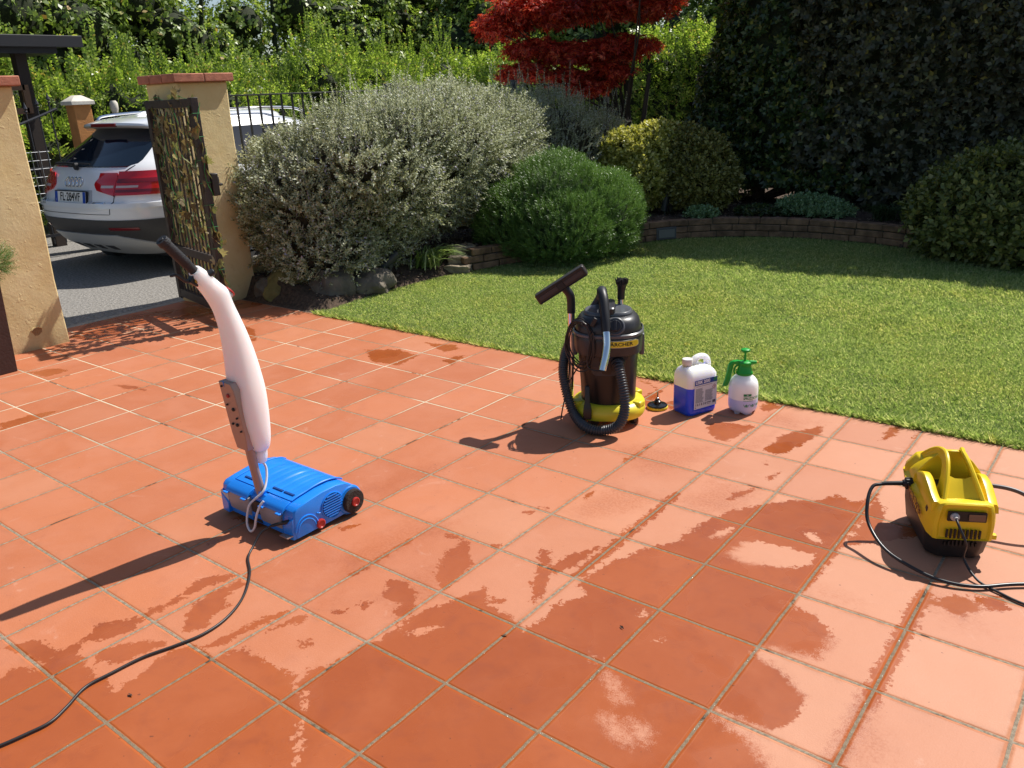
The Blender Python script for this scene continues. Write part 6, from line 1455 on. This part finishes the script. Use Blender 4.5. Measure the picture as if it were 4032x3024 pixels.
    # grip web between the fins at both ends (leaves the opening in the middle)
    for seg_ in (range(0,11),range(28,len(fo))):
        bm=B(); r=[]
        for k in seg_:
            y,z=fo[k]; kk=(z-.215)/.121; x=.060-.034*kk+.024*max(0,y/.155); r.append([(-x,y,z-.004),(-x*.4,y,z-.016),(x*.4,y,z-.016),(x,y,z-.004),(x*.4,y,z-.022),(-x*.4,y,z-.022)])
        loft(bm,r); finish(bm,'handle_web',m_y,t,smooth=60)
    bm=B(); r=[]
    for k in range(28,len(fo)):
        y,z=fo[k]; kk=(z-.215)/.121; x=.060-.034*kk+.024*max(0,y/.155); r.append([(-x,y,z),(x,y,z),(x,y-.012,z),(-x,y-.012,z)])
    loft(bm,r); finish(bm,'handle_back',m_y,t,smooth=60)
    # hood closing the back of the carrying handle
    bm=B(); R4=[]
    for k in range(13):
        y=.022+.140*k/12; zt=float(np.interp(y,[p[0] for p in fo],[p[1] for p in fo]))-.004; h=max(.01,zt-.205); q=math.sqrt(max(.02,1-((y-.022)/.165)**2)); wb=.112*(.72+.28*q)
        R4.append([(-wb,y,.195),(-wb,y,.205+h*.20),(-wb*.86,y,.205+h*.42),(-wb*.62,y,.205+h*.70),(-.034,y,.205+h*.95),(-.018,y,.205+h),(.018,y,.205+h),(.034,y,.205+h*.95),(wb*.62,y,.205+h*.70),(wb*.86,y,.205+h*.42),(wb,y,.205+h*.20),(wb,y,.195)])
    loft(bm,R4); finish(bm,'handle_hood',m_y,t,smooth=50,bevel=.003)
    # front: switch recess, rocker, cable gland, louvres
    yf=-.1875
    bm=B(); prism(bm,rrect(.118,.036,.003,cx=.004,cy=.184),lambda x,z:(x,yf+.004,z),lambda x,z:(x,yf-.0012,z)); sr=finish(bm,'switch_panel',m_d,t)
    bm=B(); prism(bm,rrect(.050,.024,.003,cx=.033,cy=.184),lambda x,z:(x,yf-.001,z),lambda x,z:(x*1,yf-.006+.1*(z-.184),z)); finish(bm,'rocker_switch',mat('smoked_cover',(.10,.055,.035),.12,coat=1),sr)
    bm=B(); lathe(bm,[(.014,0),(.014,.007),(.009,.010),(.007,.02)],20,(-.034,yf-.001,.184),Matrix.Rotation(PI/2,3,'X')); finish(bm,'cable_gland',mat('gland_grey',(.45,.44,.42),.4),sr)
    bm=B()
    for k in range(9): 
        hh=.034 if 0<k<8 else .030; box(bm,(-.050+.0125*k,yf+.0015,.117),(.0062,.006,hh))
    finish(bm,'upper_louvres',m_d,t,smooth=0)
    bm=B()
    for k in range(9):
        hh=.030-.004*abs(k-4); box(bm,(-.048+.012*k,-.1725+.0,.078-.002*abs(k-4)),(.005,.008,hh))
    finish(bm,'lower_louvres',m_d,t,smooth=0)
    bm=B(); box(bm,(.098,-.166,.104),(.018,.02,.018)); finish(bm,'shell_clip',m_y,t,bevel=.003)
    # lettering on the left flank (-x side): letters run towards the back upwards
    def fl(x,y,d=0): # x along flank from the front, flank plane x=-.113
        return (-.1165-d,-.045-x*1.0,.178+y-.30*(x))
    ink=mat('ink_brown',(.16,.06,.02),.5)
    finish(text_bm("JETPOWER",.034,lambda x,y:(-.1245+(.133 if x>0 else .07)*x,-.052-x*.98,.165+y-.30*x),bold=.0006,sx=.82),'flank_lettering',ink,t,smooth=0)
    bm=B()
    for cx,r_ in ((-.022,.018),(.008,.021),(.034,.018)):
        P_=[(-.1240+.10*(cx+r_*math.cos(a)),-.052-(cx+r_*math.cos(a)),.165+r_*1.1*math.sin(a)-.30*cx) for a in np.linspace(0,2*PI,25)]; tube(bm,P_,.0011,5,caps=False)
    finish(bm,'flank_rings',ink,t)
    # outlet fitting and high pressure hose on the left rear
    m_h=mat('rubber_hose',(.016,.017,.02),.3); 
    bm=B(); lathe(bm,[(.016,0),(.019,.002),(.019,.024),(.014,.028),(.012,.034)],16,(-.108,.035,.190),Matrix.Rotation(-PI/2,3,'Y')); 
    for k in range(12): box(bm,(-.122,.035+.0195*math.cos(2*PI*k/12),.190+.0195*math.sin(2*PI*k/12)),(.022,.003,.003))
    finish(bm,'outlet_fitting',m_d,t,smooth=30)
    bm=B(); tube(bm,[(-.14,.035,.190),(-.20,.030,.188),(-.212,.028,.186)],[.0085,.0078,.0065],12); finish(bm,'hose_sleeve',m_d,t)
    rz=-math.radians(27); cr,sr_=math.cos(rz),math.sin(rz)
    def Wl(x,y,z): dx,dy=(x-.628)/1.04,(y-1.325)/1.04; return (cr*dx-sr_*dy,sr_*dx+cr*dy,z)
    P_=[(-.212,.028,.186),(-.245,.015,.180),Wl(.395,1.17,.145),Wl(.42,1.11,.09),Wl(.50,1.03,.05),Wl(.60,.995,.028),Wl(.70,.985,.016),Wl(.80,1.02,.012),Wl(.92,1.12,.012),Wl(1.2,1.30,.009),Wl(1.7,1.38,.009),Wl(2.4,1.25,.009),Wl(3.3,1.3,.009)]
    bm=B(); tube(bm,catmull(P_,8),.0062,12); finish(bm,'pressure_hose',m_h,t)
    P_=[(-.034,yf-.020,.184),(-.030,yf-.045,.168),(-.012,yf-.070,.12),Wl(.735,1.11,.05),Wl(.79,1.06,.012),Wl(.86,1.03,.006),Wl(.95,1.0,.006),Wl(1.2,.97,.006),Wl(1.8,.80,.006),Wl(3.3,.7,.006)]
    bm=B(); tube(bm,catmull(P_,8),.0042,10); finish(bm,'mains_cable',mat('cable_black'),t)
    P_=[(.110,.10,.17),Wl(.80,1.50,.165),Wl(.88,1.50,.14),Wl(.98,1.50,.08),Wl(1.15,1.5,.010),Wl(1.5,1.55,.010),Wl(2.2,1.75,.010),Wl(3.3,1.7,.010)]
    bm=B(); tube(bm,catmull(P_,8),.008,12); finish(bm,'water_hose',mat('grey_hose',(.10,.08,.085),.4),t)
    P_=[Wl(.58,1.05,.005),Wl(.66,1.02,.005),Wl(.74,1.045,.005),Wl(.85,1.06,.005),Wl(1.2,1.25,.005)]
washer()
# a few dry leaf crumbs on the tiles
for (x,y,lab_) in ((-.33,-.06,'tiny dark leaf crumb on the wet tiles at bottom centre'),(-.05,.18,'tiny brown leaf crumb on the wet tiles right of centre'),(-1.05,-.9,'dark dried leaf scrap on the wet tile at bottom left')):
    bm=B(); vs=[bm.verts.new((a,b,c)) for a,b,c in ((-.012,0,.003),(0,.004,.006),(.012,.001,.003),(0,-.004,.002))]; bm.faces.new(vs)
    o=finish(bm,'leaf_crumb',mat('dry_leaf',(.06,.03,.02),.9),loc=(x,y,.001),recalc=False); o.rotation_euler=(0,0,x*9); tag(o,lab_,'leaf','leaf crumbs on the tiles')
